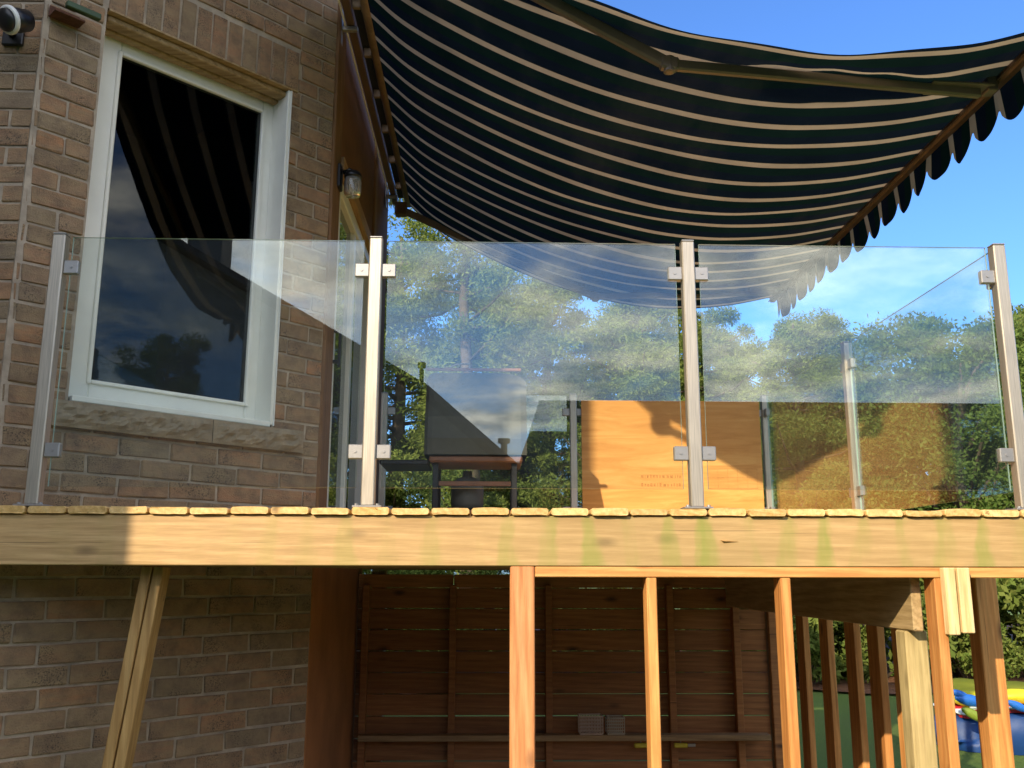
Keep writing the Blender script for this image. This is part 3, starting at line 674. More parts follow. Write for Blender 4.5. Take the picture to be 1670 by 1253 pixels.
# ------------------------------------------------------------------ awning
aw = thing('striped_awning', 'dark green retractable awning with cream stripes and scalloped edge over the deck', 'awning', (-.7, 5.6, 4.6)); A_ = Vector((-.7, 5.6, 4.6))
def ap(name, vf, mat, smooth=False):
    V, F = vf; V = [Vector(v) - A_ for v in V]; c = sum(V, Vector()) / len(V)
    return link(name, mesh(name, [v - c for v in V], F, mat, smooth), None, aw, c)
PX = [-.70, -.48, -.17, .2, .57, 1.0, 1.3, 1.6, 2.03, 2.41]; PZv = [4.68, 4.475, 4.285, 4.10, 3.955, 3.835, 3.785, 3.77, 3.802, 3.875]
def prof(x):
    # Catmull-Rom through the measured sag
    for i in range(len(PX) - 1):
        if x <= PX[i + 1] or i == len(PX) - 2:
            t = (x - PX[i]) / (PX[i + 1] - PX[i]); p1, p2 = PZv[i], PZv[i + 1]; h = PX[i + 1] - PX[i]
            m1 = (PZv[i + 1] - PZv[max(i - 1, 0)]) / (PX[i + 1] - PX[max(i - 1, 0)]) * h; m2 = (PZv[min(i + 2, len(PX) - 1)] - p1) / (PX[min(i + 2, len(PX) - 1)] - PX[i]) * h
            return (2 * t ** 3 - 3 * t * t + 1) * p1 + (t ** 3 - 2 * t * t + t) * m1 + (-2 * t ** 3 + 3 * t * t) * p2 + (t ** 3 - t * t) * m2
YA0, YA1 = 3.50, 7.50
PER = .2275; PH = 4.713          # stripe period; one stripe centre lies at y = 4.713
def band(y): return (y - PH) / PER + .10
ARM_S, ARM_E, ARM_T = (-.72, 3.60, 4.56), (.80, 3.73, 3.79), (2.33, 3.95, 3.80)
def arm_at(x):
    a, b = (ARM_S, ARM_E) if x < ARM_E[0] else (ARM_E, ARM_T); t = (x - a[0]) / (b[0] - a[0]); return a[1] + (b[1] - a[1]) * t, a[2] + (b[2] - a[2]) * t
def smax(a, b, k=.012):
    h = max(0, min(1, .5 + .5 * (a - b) / k)); return b + (a - b) * h + k * h * (1 - h)
def sag(x, y):
    u = (x + .7) / 3.11; w = math.sin(math.pi * max(0, min(1, u)))
    z = prof(x) + .010 * w * math.sin(y * 5.2 + x * 2) + .005 * w * math.sin(y * 13 + x * 3.1)
    z -= .065 * w ** .7 * math.exp(-(y - YA0) / .10) + .010 * w * math.sin(x * 9 + 2 * y) * math.exp(-(y - YA0) / .3)
    if -.5 < x < 2.3:
        ya, za = arm_at(x); z = smax(z, za + .040 - abs(y - ya) * .42 - .004 * math.sin(x * 23))   # canvas lies over the folding arm
    return z
nx, ny = 70, 150; V = []; F = []; U = []
for j in range(ny + 1):
    y = YA0 + (YA1 - YA0) * j / ny
    for i in range(nx + 1):
        x = -.70 + 3.11 * i / nx; V.append((x, y, sag(x, y))); U.append(band(y))
for j in range(ny):
    for i in range(nx): k = j * (nx + 1) + i; F.append((k, k + 1, k + nx + 2, k + nx + 1))
def uvmesh(o, U):
    me = o.data; uv = me.uv_layers.new(name='band')
    for l in me.loops: uv.data[l.index].uv = (U[l.vertex_index], 0)
o = ap('canopy', (V, F), M_canvas, True); uvmesh(o, U)
# valance: hangs outside the front bar, one lobe per stripe period
XV = 2.462
V = []; F = []; U = []; n = 620; m = 7
for i in range(n + 1):
    y = YA0 + (YA1 - YA0) * i / n; u = (band(y) - .10) % 1.0
    lobe = max(0., 1 - abs(2 * u - 1.1) ** 3.2) if u > .05 else 0.; drop = .150 + .085 * lobe + .006 * math.sin(y * 9)
    for q in range(m + 1):
        w = q / m; x = XV + w * (.010 * math.sin(y * 11.3 + 1) + .008 * math.sin(y * 27.1) + .014 * math.sin(y * 3.7)) + .004 * math.sin(y * 27.6)
        V.append((x, y + w * .012 * math.sin(y * 19), 3.905 - drop * w)); U.append(band(y))
for i in range(n):
    for q in range(m): k = i * (m + 1) + q; F.append((k, k + 1, k + m + 2, k + m + 1))
o = ap('valance', (V, F), M_canvas, True); uvmesh(o, U)
ap('front_bar', join(span(2.405, 2.456, YA0 - .03, YA1 + .03, 3.838, 3.90, .010), span(2.395, 2.404, YA0 - .03, YA1 + .03, 3.846, 3.852, .001)), M_bar)
ap('end_cap', span(2.395, 2.468, YA0 - .045, YA0 - .031, 3.825, 3.912, .006), M_black)
rt = tube([(-.70, YA0 - .02, 4.70), (-.70, YA1 + .02, 4.70)], .038, 16)
ap('roller_tube', rt, M_roller, True)
ap('torsion_bar', span(-.845, -.795, YA0 - .1, YA1 + .05, 4.695, 4.745, .006), M_bar)
ap('back_plate', span(-.80, -.735, YA0 - .1, YA1 + .05, 4.76, 4.79, .004), M_shadowbox)
ap('edge_strip', span(-.858, -.848, YA0 - .1, YA1 + .05, 4.69, 4.70, .002), M_whiteplastic)
for y in (3.75, 4.2, 4.7, 5.2, 5.7, 6.2, 6.7, 7.2):
    ap('roller_bracket', join(span(-.79, -.742, y, y + .025, 4.70, 4.758, .003), span(-.74, -.725, y - .01, y + .035, 4.69, 4.75, .003)), M_roller)
for y in (4.86, 7.3):
    ap('wall_bracket', join(span(WX + .001, WX + .014, y, y + .05, 4.58, 4.80, .003), span(WX + .0145, -.78, y + .01, y + .04, 4.665, 4.692, .003), tube([(WX + .015, y + .025, 4.76), (WX + .03, y + .025, 4.76)], .014, 8)), M_clamp)
def arm(S, E, T):
    S, E, T = Vector(S), Vector(E), Vector(T)
    ap('upper_arm', beam(S, E, .040, .058, .010), M_arm); ap('lower_arm', beam(E + (T - E).normalized() * .02, T, .034, .050, .010), M_arm)
    ap('elbow', join(lathe([(.016, -.040), (.026, -.036), (.026, .034), (.016, .038)], 16, tuple(E)), beam(E - Vector((.04, .004, -.008)), E + Vector((.04, 0, -.002)), .046, .062, .008)), M_arm)
    ap('shoulder', span(-.80, -.70, S.y - .045, S.y + .045, 4.52, 4.63, .008), M_bar)
    ap('tip_bracket', join(beam(T - Vector((.26, .014, -.018)), T + Vector((.05, .01, .022)), .12, .012, .003), span(2.355, 2.404, T.y - .035, T.y + .035, 3.80, 3.875, .004)), M_arm)
arm(ARM_S, ARM_E, ARM_T)
arm((-.72, 7.35, 4.56), (.86, 7.15, 3.76), (2.33, 7.1, 3.80))

# ------------------------------------------------------------------ small fixtures on the walls
sp_ = thing('security_light', 'round black security light with white rim high on the left brick wall', 'light', (0, 0, 0))
P = ony(22, 33, 3.58); sp_.location = P
link('wall_plate', mesh('wall_plate', *cbox(.09, .02, .09, .004), M_black), None, sp_, (-.07, AY - .012 - P.y, .01))
link('arm', mesh('arm', *tube([(-.07, AY - .02 - P.y, .01), (-.06, .03, .02), (-.03, 0, .005)], .016, 10), M_black, True), None, sp_)
h_ = lathe([(.024, -.08), (.045, -.07), (.052, -.02), (.052, .028)], 24); hd = link('lamp_head', mesh('lamp_head', *h_, M_black, True), None, sp_, (0, 0, 0), (R(118), 0, R(-28)))
link('rim', mesh('rim', *lathe([(.0525, .0), (.060, .006), (.060, .016), (.0525, .022)], 24), M_whiteplastic, True), None, hd, (0, 0, .010))
link('lens', mesh('lens', *lathe([(.050, .0), (.046, .016), (.03, .026), (.01, .03)], 24), M_black, True), None, hd, (0, 0, .0295))
hb = thing('rusty_bracket', 'rusty steel bracket holding a green bar at the top of the corner bricks', 'bracket', bay(.03, 4.0, 0))
hb.rotation_euler = (0, 0, R(45))
link('plate', mesh('plate', *join(cbox(.13, .012, .055, .003, (.03, -.008, 0)), cbox(.13, .07, .010, .002, (.03, -.05, -.026)), tube([(.05, -.016, 0), (.05, -.026, 0)], .009, 8)), M_rust), None, hb)
link('green_bar', mesh('green_bar', *join(cbox(.15, .030, .030, .004, (.085, -.075, .026))), M_greenbar), None, hb)
wl = thing('wall_lantern', 'small jar shaped glass wall lantern beside the patio door', 'lantern', (-.79, 4.98, 3.74))
link('back_plate', mesh('back_plate', *cbox(.02, .09, .14, .004), M_black), None, wl, (-.075, 0, .05))
link('lamp_arm', mesh('lamp_arm', *tube([(-.06, 0, .08), (-.02, 0, .10), (0, 0, .085)], .012, 8), M_black, True), None, wl)
link('lamp_cap', mesh('lamp_cap', *lathe([(.05, .045), (.052, .06), (.04, .082), (.015, .092)], 20), M_black, True), None, wl)
M_jar, _t, _p = newmat('jar_glass'); _p.inputs['Base Color'].default_value = (.75, .72, .66, 1); _p.inputs['Roughness'].default_value = .08; _p.inputs['Transmission Weight'].default_value = .75
link('glass_jar', mesh('glass_jar', *lathe([(.046, .044), (.05, .02), (.05, -.04), (.042, -.062), (.02, -.068)], 24), M_jar, True), None, wl)

# ------------------------------------------------------------------ grill on the deck
gp0 = ony(695, 600, 5.75); gp1 = ony(862, 600, 5.75); gx0, gx1 = gp0.x, gp1.x; gt = gp0.z; gl = ony(700, 742, 5.75).z
gr = thing('gas_grill', 'grey lidded gas grill standing on the deck behind the second glass panel', 'grill', ((gx0 + gx1) / 2, 5.95, BZ)); G0 = Vector(gr.location)
def gpt(name, vf, mat, sm=False):
    V, F = vf; V = [Vector(v) - G0 for v in V]; c = sum(V, Vector()) / len(V)
    return link(name, mesh(name, [v - c for v in V], F, mat, sm), None, gr, c)
gw = gx1 - gx0
sect = [(-.0, 0), (-.02, .10), (.0, .24), (.05, .34), (.12, gt - gl - .012), (.30, gt - gl), (.42, gt - gl - .05), (.46, .25), (.47, 0)]
V = []; F = []; xsn = [gx0, gx0 + .02, gx0 + .05, gx1 - .16, gx1 - .05, gx1 - .012]; ins = [.92, .98, 1, 1, .965, .90]
for x, q in zip(xsn, ins):
    for (dy, dz) in sect: V.append((x, 5.72 + .23 + (dy - .23) * q, gl + dz * q))
ks = len(sect)
for i in range(len(xsn) - 1):
    for k in range(ks - 1): F.append((i * ks + k, (i + 1) * ks + k, (i + 1) * ks + k + 1, i * ks + k + 1))
F.append(list(range(ks))); F.append([(len(xsn) - 1) * ks + k for k in range(ks)][::-1])
gpt('lid', (V, F), M_grill, False)
hx0 = ony(737, 585, 5.85).x; hx1 = ony(766, 585, 5.85).x
gpt('handle', join(tube([(hx0 - .03, 5.87, gt + .005), (hx0, 5.87, gt + .04), (hx0 + .03, 5.87, gt + .052), (hx1, 5.87, gt + .055), (hx1, 5.87, gt + .0)], .006, 8)), M_clamp, True)
gpt('lid_edge', join(span(gx0, gx1 - .05, 5.69, 5.712, gt - .03, gt - .012, .003)), M_grillR)
gpt('firebox', span(gx0 + .03, gx1 - .04, 5.74, 6.18, gl - .045, gl - .004, .01), M_grillR)
gpt('side_shelf', span(gx0 - .28, gx0 + .026, 5.76, 6.16, gl - .06, gl - .03, .006), M_grillD)
for x in (gx0 + .07, gx1 - .09):
    for y in (5.80, 6.11): gpt('leg', span(x - .018, x + .018, y - .018, y + .018, BZ + .06, gl - .048, .003), M_grillD)
gpt('bottom_shelf', span(gx0 + .05, gx1 - .07, 5.78, 6.13, BZ + .13, BZ + .15, .004), M_grillR)
gpt('crossbar', span(gx0 + .09, gx1 - .11, 5.79, 5.81, BZ + .30, BZ + .33, .003), M_grillR)
gpt('gas_bottle', lathe([(.06, 0), (.10, .02), (.105, .05), (.105, .17), (.07, .21), (.03, .225), (.03, .26)], 18, ((gx0 + gx1) / 2 - .06, 5.97, BZ + .151)), M_grill, True)
for x in (gx0 + .09, gx1 - .1): gpt('wheel', tube([(x - .015, 5.9, BZ + .045), (x + .015, 5.9, BZ + .045)], .042, 16), M_black)
# cushion bundle on the deck
cu = thing('folded_cushion', 'greyish pink folded cushion lying on the deck beside the grill', 'cushion', (ony(835, 815, 6.3).x, 6.3, BZ))
r = np.random.RandomState(3); V = []; F = []
for j in range(9):
    for i in range(16):
        a = 2 * math.pi * i / 16; e = math.sin(math.pi * (j + .5) / 9); q = 1 + .12 * math.sin(3 * a + j); V.append((.14 * math.cos(a) * (e ** .5) * q, .11 * math.sin(a) * (e ** .5), .001 + .12 * (1 - math.cos(math.pi * j / 8)) / 2 * (1 + .25 * math.cos(a + 1))))
for j in range(8):
    for i in range(16): F.append((j * 16 + i, j * 16 + (i + 1) % 16, (j + 1) * 16 + (i + 1) % 16, (j + 1) * 16 + i))
F.append(tuple(range(16))[::-1]); F.append(tuple(8 * 16 + i for i in range(16)))
link('cover', mesh('cover', V, F, simple('faded_pink_cloth', (.26, .17, .15), .9, 0, .2, 8, .3), True), None, cu)

# ------------------------------------------------------------------ inflatable on the lawn
infl = thing('inflatable_pool', 'slumped blue inflatable with yellow and red bands lying on the lawn', 'inflatable', (5.35, 8.9, 0))
def plast(n, c): return simple(n, c, .5, 0, .12, 5, .3)
M_ib, M_iy, M_ir, M_iw, M_ig = plast('blue_vinyl', (.010, .055, .22)), plast('yellow_vinyl', (.62, .55, .02)), plast('red_vinyl', (.50, .02, .03)), plast('white_vinyl_sheet', (.7, .75, .8)), plast('green_vinyl', (.25, .33, .04))
M_il = plast('bright_blue_vinyl', (.02, .16, .62))
def blob_ring(z0, z1, r0, r1, bulge, seed, rx=1.15, ry=.55, n=72, m=8):
    V = []; F = []
    for j in range(m + 1):
        w = j / m
        for i in range(n):
            a = 2 * math.pi * i / n; rr = r0 + (r1 - r0) * w + bulge * math.sin(math.pi * w) + .035 * math.sin(7 * a + seed) * math.cos(3 * w + seed) + .018 * math.sin(17 * a + seed * 2 + 4 * w) + .01 * math.sin(31 * a - 7 * w)
            zz_ = z0 + (z1 - z0) * w + .035 * math.sin(3 * a + seed * .3) * (z0 > .05 or w > .3) + .02 * math.sin(8 * a + 1) * (z0 > .05 or w > .3)
            V.append((rx * rr * math.cos(a), ry * rr * math.sin(a), max(zz_, .004)))
    for j in range(m):
        for i in range(n): F.append((j * n + i, j * n + (i + 1) % n, (j + 1) * n + (i + 1) % n, (j + 1) * n + i))
    F.append([m * n + i for i in range(n)])
    return V, F
link('base_skirt', mesh('base_skirt', *blob_ring(0, .33, 1.0, .93, .06, 1), M_ib, True), None, infl)
link('red_band', mesh('red_band', *blob_ring(.33, .40, .95, .93, .03, 2), M_ir, True), None, infl)
link('white_band', mesh('white_band', *blob_ring(.36, .385, .97, .96, .035, 2), M_iw, True), None, infl)
link('yellow_tube', mesh('yellow_tube', *blob_ring(.40, .52, .90, .86, .07, 3), M_iy, True), None, infl)
for (px, py, rr, mt) in ((1566, 1133, .055, M_il), (1583, 1143, .085, M_il), (1596, 1150, .05, M_iw), (1660, 1152, .06, M_il), (1588, 1166, .07, M_ig)):
    p = ony(px, py, 8.36); q = p - Vector(infl.location)
    link('air_pillow', mesh('air_pillow', *lathe([(.02, -1), (.6, -.8), (.95, -.35), (1, .1), (.8, .6), (.4, .92), (.05, 1)], 18), mt, True), None, infl, q, (rnd.uniform(-.6, .6), rnd.uniform(-.6, .6), 0), (rr * 1.7, rr * .55, rr * .6))

# ------------------------------------------------------------------ trees
def np_mesh(name, V, Q, mat):
    me = bpy.data.meshes.new(name); n = len(V); m = len(Q)
    me.vertices.add(n); me.vertices.foreach_set('co', V.astype('f').ravel()); me.loops.add(m * 4); me.loops.foreach_set('vertex_index', Q.astype('i').ravel())
    me.polygons.add(m); me.polygons.foreach_set('loop_start', np.arange(0, m * 4, 4, dtype='i')); me.materials.append(mat); me.update(); me.validate(); return me
def leaves(centres, radii, per, size, seed, elong=2.2, droop=0):
    r = np.random.RandomState(seed); C = np.repeat(centres, per, axis=0); Rr = np.repeat(radii, per)
    d = r.normal(size=C.shape); d /= np.linalg.norm(d, axis=1)[:, None]; q = r.uniform(.15, 1, len(C)) ** .7 * r.choice([1, 1, 1, 1.15], len(C))
    P = C + d * (Rr * q)[:, None] * np.array([1, 1, .72])
    u = d * .8 + r.normal(size=C.shape) * .7; u[:, 2] -= droop; u /= np.linalg.norm(u, axis=1)[:, None]
    w = np.cross(u, r.normal(size=C.shape)); w /= np.linalg.norm(w, axis=1)[:, None]
    s = size * r.uniform(.6, 1.4, len(C)); a = u * (s * elong / 2)[:, None]; b = w * (s / 2)[:, None]
    V = np.stack([P - a, P + b * .9, P + a, P - b * .9], axis=1).reshape(-1, 3); Q = np.arange(len(V)).reshape(-1, 4); return V, Q
def tree_meshes(kind, seed):
    r = np.random.RandomState(seed); rr_ = random.Random(seed)
    H = 1.0; trunk = []; cs = []; rs_ = []
    if kind == 'pine':
        H = 8.0; base = 1.6; pts = [(0, 0, 0), (.06, .03, 2.5), (.1, -.05, 5), (.05, 0, 7.6)]; trunk.append(tube(pts, [.20, .16, .09, .02], 9))
        for i in range(54):
            z = base + (H - base - .35) * (i / 53) ** .9; t = (z - base) / (H - base); L = (2.25 * (1 - t) ** .75 + .35) * rr_.uniform(.6, 1.15); a = i * 2.4 + rr_.uniform(-.5, .5); up_ = rr_.uniform(.05, .45)
            p0 = Vector((.05, 0, z - .2)); p1 = p0 + Vector((math.cos(a) * L * .55, math.sin(a) * L * .55, L * up_ * .25)); p2 = p0 + Vector((math.cos(a) * L, math.sin(a) * L, L * up_))
            trunk.append(tube([p0, p1, p2], [.045 * (1 - t) + .018, .028, .008], 5))
            m = max(2, int(L / .32))
            for k in range(m):
                f = .35 + .7 * (k + rr_.random()) / m; p = p0.lerp(p2, f); cs.append((p.x + rr_.gauss(0, .16), p.y + rr_.gauss(0, .16), p.z + rr_.gauss(0, .10) + .08)); rs_.append(rr_.uniform(.20, .50))
        mat = M_leafA; per, size, el = 480, .026, 3.4
    elif kind == 'maple':
        H = 6.2; pts = [(0, 0, 0), (.08, .05, 1.4), (0, 0, 3.2), (.2, .1, 5.2)]; trunk.append(tube(pts, [.19, .15, .09, .02], 9))
        for i in range(150):
            a = rr_.uniform(0, 6.283); e = rr_.uniform(-.75, 1); rad = 2.3 * (1 - .15 * e) * math.sqrt(max(0, 1 - e * e)) * rr_.uniform(.5, 1.12) + .15
            p = Vector((rad * math.cos(a), rad * math.sin(a), 3.3 + 2.55 * e)); cs.append(tuple(p)); rs_.append(rr_.uniform(.28, .75))
            if i % 5 == 0: trunk.append(tube([(0.03, 0, max(.9, p.z - 1.4 - .3 * rad)), tuple(Vector((p.x * .5, p.y * .5, p.z - .5))), tuple(p)], [.05, .03, .008], 5))
        mat = M_leafB; per, size, el = 620, .042, 2.0
    elif kind == 'thin':
        H = 9; pts = [(0, 0, 0), (.1, 0, 3), (-.05, .1, 6), (.1, 0, 8.8)]; trunk.append(tube(pts, [.16, .13, .08, .02], 9))
        for i in range(40):
            z = rr_.uniform(1.0, 8.6); L = rr_.uniform(.7, 2.1) * (1 - .4 * z / 9); a = rr_.uniform(0, 6.283)
            p0 = Vector((.03, 0, z - .3)); p2 = p0 + Vector((math.cos(a) * L, math.sin(a) * L, L * rr_.uniform(.1, .6)))
            trunk.append(tube([p0, p0.lerp(p2, .5) + Vector((0, 0, -.05)), p2], [.03, .018, .006], 5))
            for k in range(3): p = p0.lerp(p2, .5 + .25 * k); cs.append((p.x + rr_.gauss(0, .2), p.y + rr_.gauss(0, .2), p.z + rr_.gauss(0, .15))); rs_.append(rr_.uniform(.28, .5))
        mat = M_leafA; per, size, el = 460, .026, 3.2
    elif kind == 'shrub':
        for i in range(60):
            a = rr_.uniform(0, 6.283); e = rr_.uniform(0, 1); rad = .95 * math.sqrt(max(0, 1 - (e * .9) ** 2)) * rr_.uniform(.5, 1.05); cs.append((rad * math.cos(a), rad * math.sin(a), .15 + 1.15 * e)); rs_.append(rr_.uniform(.16, .30))
            if i % 6 == 0: trunk.append(tube([(0, 0, 0), (rad * math.cos(a) * .6, rad * math.sin(a) * .6, .1 + .8 * e)], [.03, .008], 5))
        mat = M_leafC; per, size, el = 170, .05, 1.8
    V, Q = leaves(np.array(cs), np.array(rs_), per, size, seed + 50, el)
    return mesh('trunk', *join(*trunk), M_bark, True), np_mesh('crown', V, Q, mat)
TV = {k: [tree_meshes(k, s) for s in ss] for k, ss in (('pine', (11, 12, 13)), ('maple', (21, 22)), ('thin', (31, 32)), ('shrub', (41, 42)))}
def plant(kind, var, x, y, rz, sc, label, cat, group, name):
    t = thing(name, label, cat, (x, y, 0), rz, group); t.scale = (sc, sc, sc if isinstance(sc, float) else sc)
    tm, cm_ = TV[kind][var % len(TV[kind])]
    link('trunk' if kind != 'shrub' else 'stem', tm, None, t); link('crown' if kind != 'shrub' else 'foliage', cm_, None, t); return t
TG = 'trees beyond the lawn behind the deck'
rows = [  # kind, variant, x, y, scale
 ('thin', 0, -3.4, 15.0, 1.0), ('pine', 0, -1.9, 18.4, 1.12), ('thin', 1, -.35, 15.6, 1.05), ('pine', 1, 1.2, 18.2, 1.02), ('pine', 2, 2.7, 16.2, .86), ('pine', 0, 4.3, 17.6, .88),
 ('pine', 1, 5.6, 16.2, .80), ('pine', 1, 6.9, 18.2, .88), ('maple', 1, 8.3, 16.0, 1.02), ('pine', 1, 10.1, 16.6, .84), ('pine', 2, 11.6, 18.6, .92), ('pine', 0, 12.8, 16.6, .9),
 ('pine', 2, 3.4, 20.5, .98), ('pine', 1, -4.9, 18.0, 1.1), ('maple', 1, 9.0, 19.8, 1.12), ('maple', 0, 15.2, 17.5, 1.15), ('pine', 0, 5.6, 21.2, .95), ('pine', 2, .0, 21.6, 1.08)]
place = ['between the deck corner and the house', 'high behind the grill', 'just right of the grill', 'behind the left edge of the plywood', 'above the plywood sheet', 'behind the third railing post',
 'right of the plywood sheet', 'with a narrow tip poking above its neighbours', 'left of the last railing post', 'behind the right end of the railing', 'at the far right of the hedge line', 'beyond the right edge of the lawn',
 'second row behind the plywood', 'hidden partly by the house wall', 'second row behind the right railing', 'farthest right of the row', 'second row right of the plywood', 'second row behind the grill']
knd = {'pine': ('light green pine', 'pine_tree'), 'maple': ('dark green bushy tree', 'broadleaf_tree'), 'thin': ('thin open branched tree', 'slender_tree')}
for (k, v, x, y, s), w in zip(rows, place): plant(k, v, x, y, rnd.uniform(0, 6.28), s, knd[k][0] + ' ' + w, 'tree', TG, knd[k][1])
for i, (x, y, s, w) in enumerate(((1.0, 14.2, 1.1, 'behind the plank wall'), (2.9, 14.0, 1.2, 'behind the second slat'), (4.4, 13.9, 1.25, 'behind the fourth slat'), (5.9, 14.1, 1.3, 'left of the mulch gap'), (7.0, 13.8, .72, 'between the orange stud and the last post'), (8.3, 14.9, 1.55, 'right of the last orange post'), (9.8, 14.6, 1.45, 'at the right end of the bed'), (-1.2, 14.1, 1.2, 'seen beside the grill'), (-2.6, 14.4, 1.3, 'near the house wall'))):
    plant('shrub', i, x, y, rnd.uniform(0, 6.28), s, 'low green shrub in the mulch ' + w, 'shrub', 'shrubs in the mulch bed', 'shrub')
for i, (k, x, y, s, w) in enumerate((('maple', 14, 4.5, 1.0, 'farthest from'), ('pine', 15, -1.5, .9, 'level with'), ('maple', 13.5, -6.5, .9, 'behind'))):
    plant(k, i, x, y, rnd.uniform(0, 6.28), s, ('dark green tree' if k == 'maple' else 'light green pine') + ' out of view on the right, ' + w + ' the camera', 'tree', 'trees to the right out of view', knd[k][1])

BT = (('pine', 1.5, -31, .78, 'left pine above the bungalow roof'), ('maple', 17.5, -29, 1.12, 'single bushy tree above the bungalow roof'), ('pine', 31, -30, .7, 'right pine beyond the bungalow'), ('maple', 8.2, -27, 1.02, 'rounded tree rising left over the bungalow ridge'), ('pine', 12.6, -28, .72, 'pine tip over the middle of the ridge'), ('maple', 22.5, -27, 1.05, 'rounded tree at the right of the ridge'))
for i, (k, x, y, s_, w_) in enumerate(BT):
    plant(k, i, x, y, rnd.uniform(0, 6.28), s_, w_ + ', behind the camera and mirrored in the glass', 'tree', 'trees behind the camera', knd[k][1])
for i, (k, x, y, s_, w_) in enumerate((('pine', -6.4, 12.5, 1.1, 'nearest the back of the brick house'), ('pine', -9.4, 15, 1.2, 'tallest and farthest left'), ('maple', -7.4, 9.8, 1.15, 'close behind the back wall'))):
    plant(k, i + 1, x, y, rnd.uniform(0, 6.28), s_, ('light green pine ' if k == 'pine' else 'dark bushy tree ') + w_ + ', unseen, added to darken the side glass reflection', 'tree', 'added trees behind the house', knd[k][1])  # added unseen trees, they cover the sky mirrored in the side railing

# ------------------------------------------------------------------ neighbour's house behind the camera (seen mirrored in the glass)
nb = thing('neighbour_house', 'neighbour house with dark gable roof, chimney and vent pipe, seen mirrored in the railing glass', 'house', (-10, -14, 0)); NB = Vector((-10, -14, 0))
def mir(px, py, Y):      # real position of something whose mirror image in the glass plane lies at this pixel
    p = ony(px, py, 2 * YF - Y); return Vector((p.x, Y, p.z))
YN = -14
pa = mir(240, 364, YN); pm_ = mir(700, 635, YN); pb = mir(884, 796, YN); sl_ = (pm_.z - pa.z) / (pm_.x - pa.x)
rx = pa.x - 1.2; rz = pa.z - sl_ * 1.2
def np_(name, vf, mat, sm=False):
    V, F = vf; V = [Vector(v) - NB for v in V]; c = sum(V, Vector()) / len(V)
    return link(name, mesh(name, [v - c for v in V], F, mat, sm), None, nb, c)
lx = 2 * rx - pb.x; ez = pb.z; mx_, mz_ = pm_.x, pm_.z; lmx = 2 * rx - mx_
np_('wall', ([(lx + .4, YN, 0), (pb.x - .4, YN, 0), (pb.x - .4, YN, ez + .05), (mx_ - .15, YN, mz_ - .2), (rx, YN, rz - .25), (lmx + .15, YN, mz_ - .2), (lx + .4, YN, ez + .05), (lx + .4, YN - 9, 0), (pb.x - .4, YN - 9, 0), (pb.x - .4, YN - 9, ez + .05), (mx_ - .15, YN - 9, mz_ - .2), (rx, YN - 9, rz - .25), (lmx + .15, YN - 9, mz_ - .2), (lx + .4, YN - 9, ez + .05)],
  [(0, 1, 2, 3, 4, 5, 6), (13, 12, 11, 10, 9, 8, 7), (1, 8, 9, 2), (7, 0, 6, 13)]), M_siding)
M_roof = simple('dark_shingle', (.05, .045, .042), .9, 0, .3, 5, .6)
th = .18
def slab(x0, z0, x1, z1): return ([(x0, YN + .5, z0), (x1, YN + .5, z1), (x1, YN - 9.5, z1), (x0, YN - 9.5, z0), (x0, YN + .5, z0 - th), (x1, YN + .5, z1 - th), (x1, YN - 9.5, z1 - th), (x0, YN - 9.5, z0 - th)], [(0, 1, 2, 3), (7, 6, 5, 4), (0, 4, 5, 1), (1, 5, 6, 2), (2, 6, 7, 3), (3, 7, 4, 0)])
np_('roof', join(slab(rx, rz, mx_, mz_), slab(mx_, mz_, pb.x, pb.z), slab(rx, rz, lmx, mz_), slab(lmx, mz_, lx, ez)), M_roof)
cx0 = mir(305, 400, YN - 1).x; cx1 = mir(362, 400, YN - 1).x
np_('chimney', span(cx0, cx1, YN - 1.9, YN - 1, 5, pa.z + 1.6, .02), M_siding)
vp = mir(688, 592, YN - .6); np_('vent_pipe', join(tube([(vp.x, YN - .6, vp.z - 2.2), (vp.x, YN - .6, vp.z - .1)], .055, 12), tube([(vp.x, YN - .6, vp.z - .12), (vp.x, YN - .6, vp.z)], .10, 12)), M_greenbar)
vp = mir(822, 716, YN - .6); np_('vent_pipe', join(tube([(vp.x, YN - .6, vp.z - 1.2), (vp.x, YN - .6, vp.z - .1)], .08, 12), tube([(vp.x, YN - .6, vp.z - .10), (vp.x, YN - .6, vp.z)], .15, 12)), M_greenbar)
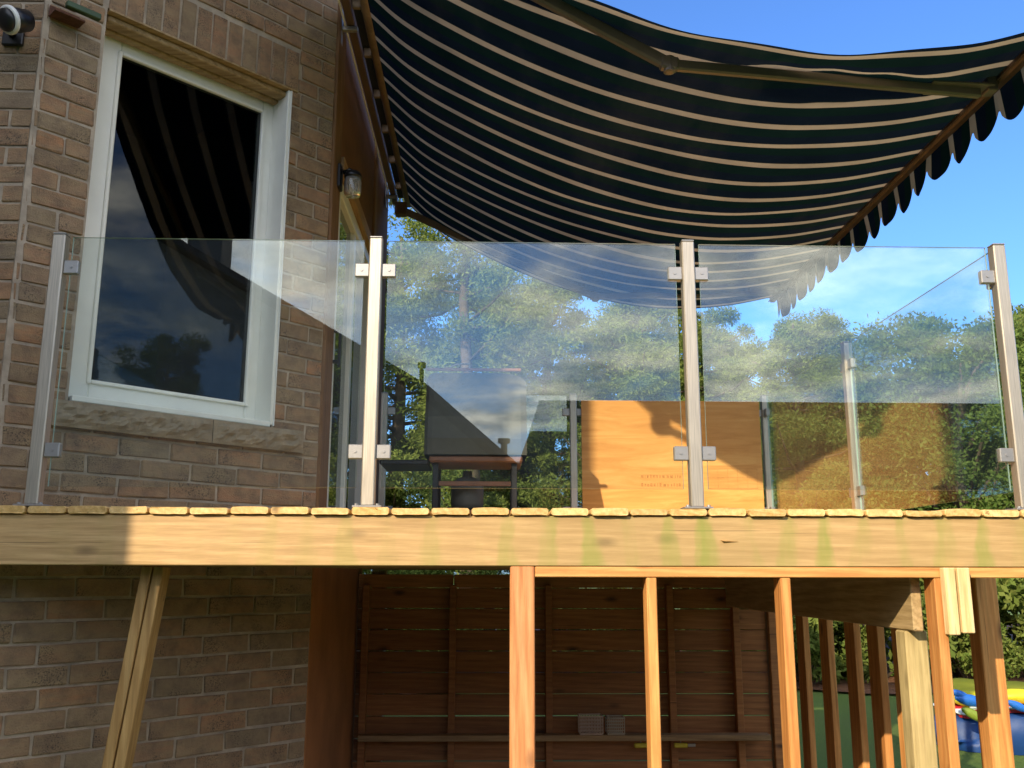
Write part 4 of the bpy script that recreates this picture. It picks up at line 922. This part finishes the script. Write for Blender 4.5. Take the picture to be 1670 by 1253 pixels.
for x in (-9.5, -6.2): w_ = np_('window', join(span(x, x + 1.3, YN + .001, YN + .05, 1.5, 3.0, .01)), M_white); sub('pane', span(x + .1, x + 1.2, YN + .051, YN + .06, 1.6, 2.9, .001), M_wglass, w_)

nh = thing('added_bungalow', 'unseen long low bungalow with plain dark roof, added to darken the bottom of the glass reflections', 'house', (14, -22, 0)); NH = Vector((14, -22, 0))  # added house: its roof gives the mirrored skyline a clean dark edge
YB = -18
ra = mir(880, 705, YB - 4).x; rz2 = mir(1000, 654, YB - 4).z; rb_ = mir(1760, 690, YB - 4).x + 12; ea = mir(832, 780, YB).x; ez2 = mir(1000, 800, YB).z
def nh_(name, vf, mat):
    V, F = vf; V = [Vector(v) - NH for v in V]; c = sum(V, Vector()) / len(V); return link(name, mesh(name, [v - c for v in V], F, mat), None, nh, c)
nh_('roof', ([(ea, YB, ez2), (rb_ + 4, YB, ez2), (rb_ + 4, YB - 8, ez2), (ea, YB - 8, ez2), (ra, YB - 4, rz2), (rb_, YB - 4, rz2), (ea, YB, ez2 - .2), (rb_ + 4, YB, ez2 - .2), (rb_ + 4, YB - 8, ez2 - .2), (ea, YB - 8, ez2 - .2)], [(0, 1, 5, 4), (1, 2, 5), (2, 3, 4, 5), (3, 0, 4), (6, 7, 1, 0), (7, 8, 2, 1), (8, 9, 3, 2), (9, 6, 0, 3), (9, 8, 7, 6)]), M_roof)
nh_('wall', span(ea + .5, rb_ + 3.5, YB - 7.5, YB - .5, 0, ez2 - .201, .01), M_siding)
for x in (ea + 2, ea + 6, ea + 11, ea + 16):
    w_ = nh_('window', span(x, x + 1.6, YB - .498, YB - .45, .9, 2.1, .01), M_white)
    sub('pane', span(x + .1, x + 1.5, YB - .449, YB - .44, 1.0, 2.0, .001), M_wglass, w_)
P = ony(1190, 882, 3.494)
dp('lifted_splinter', ([(P.x - .035, 3.494, P.z + .003), (P.x + .035, 3.494, P.z - .004), (P.x - .03, 3.482, P.z - .002), (P.x - .02, 3.494, P.z - .009)], [(0, 1, 2), (1, 3, 2), (3, 0, 2), (0, 3, 1)]), M_brace)
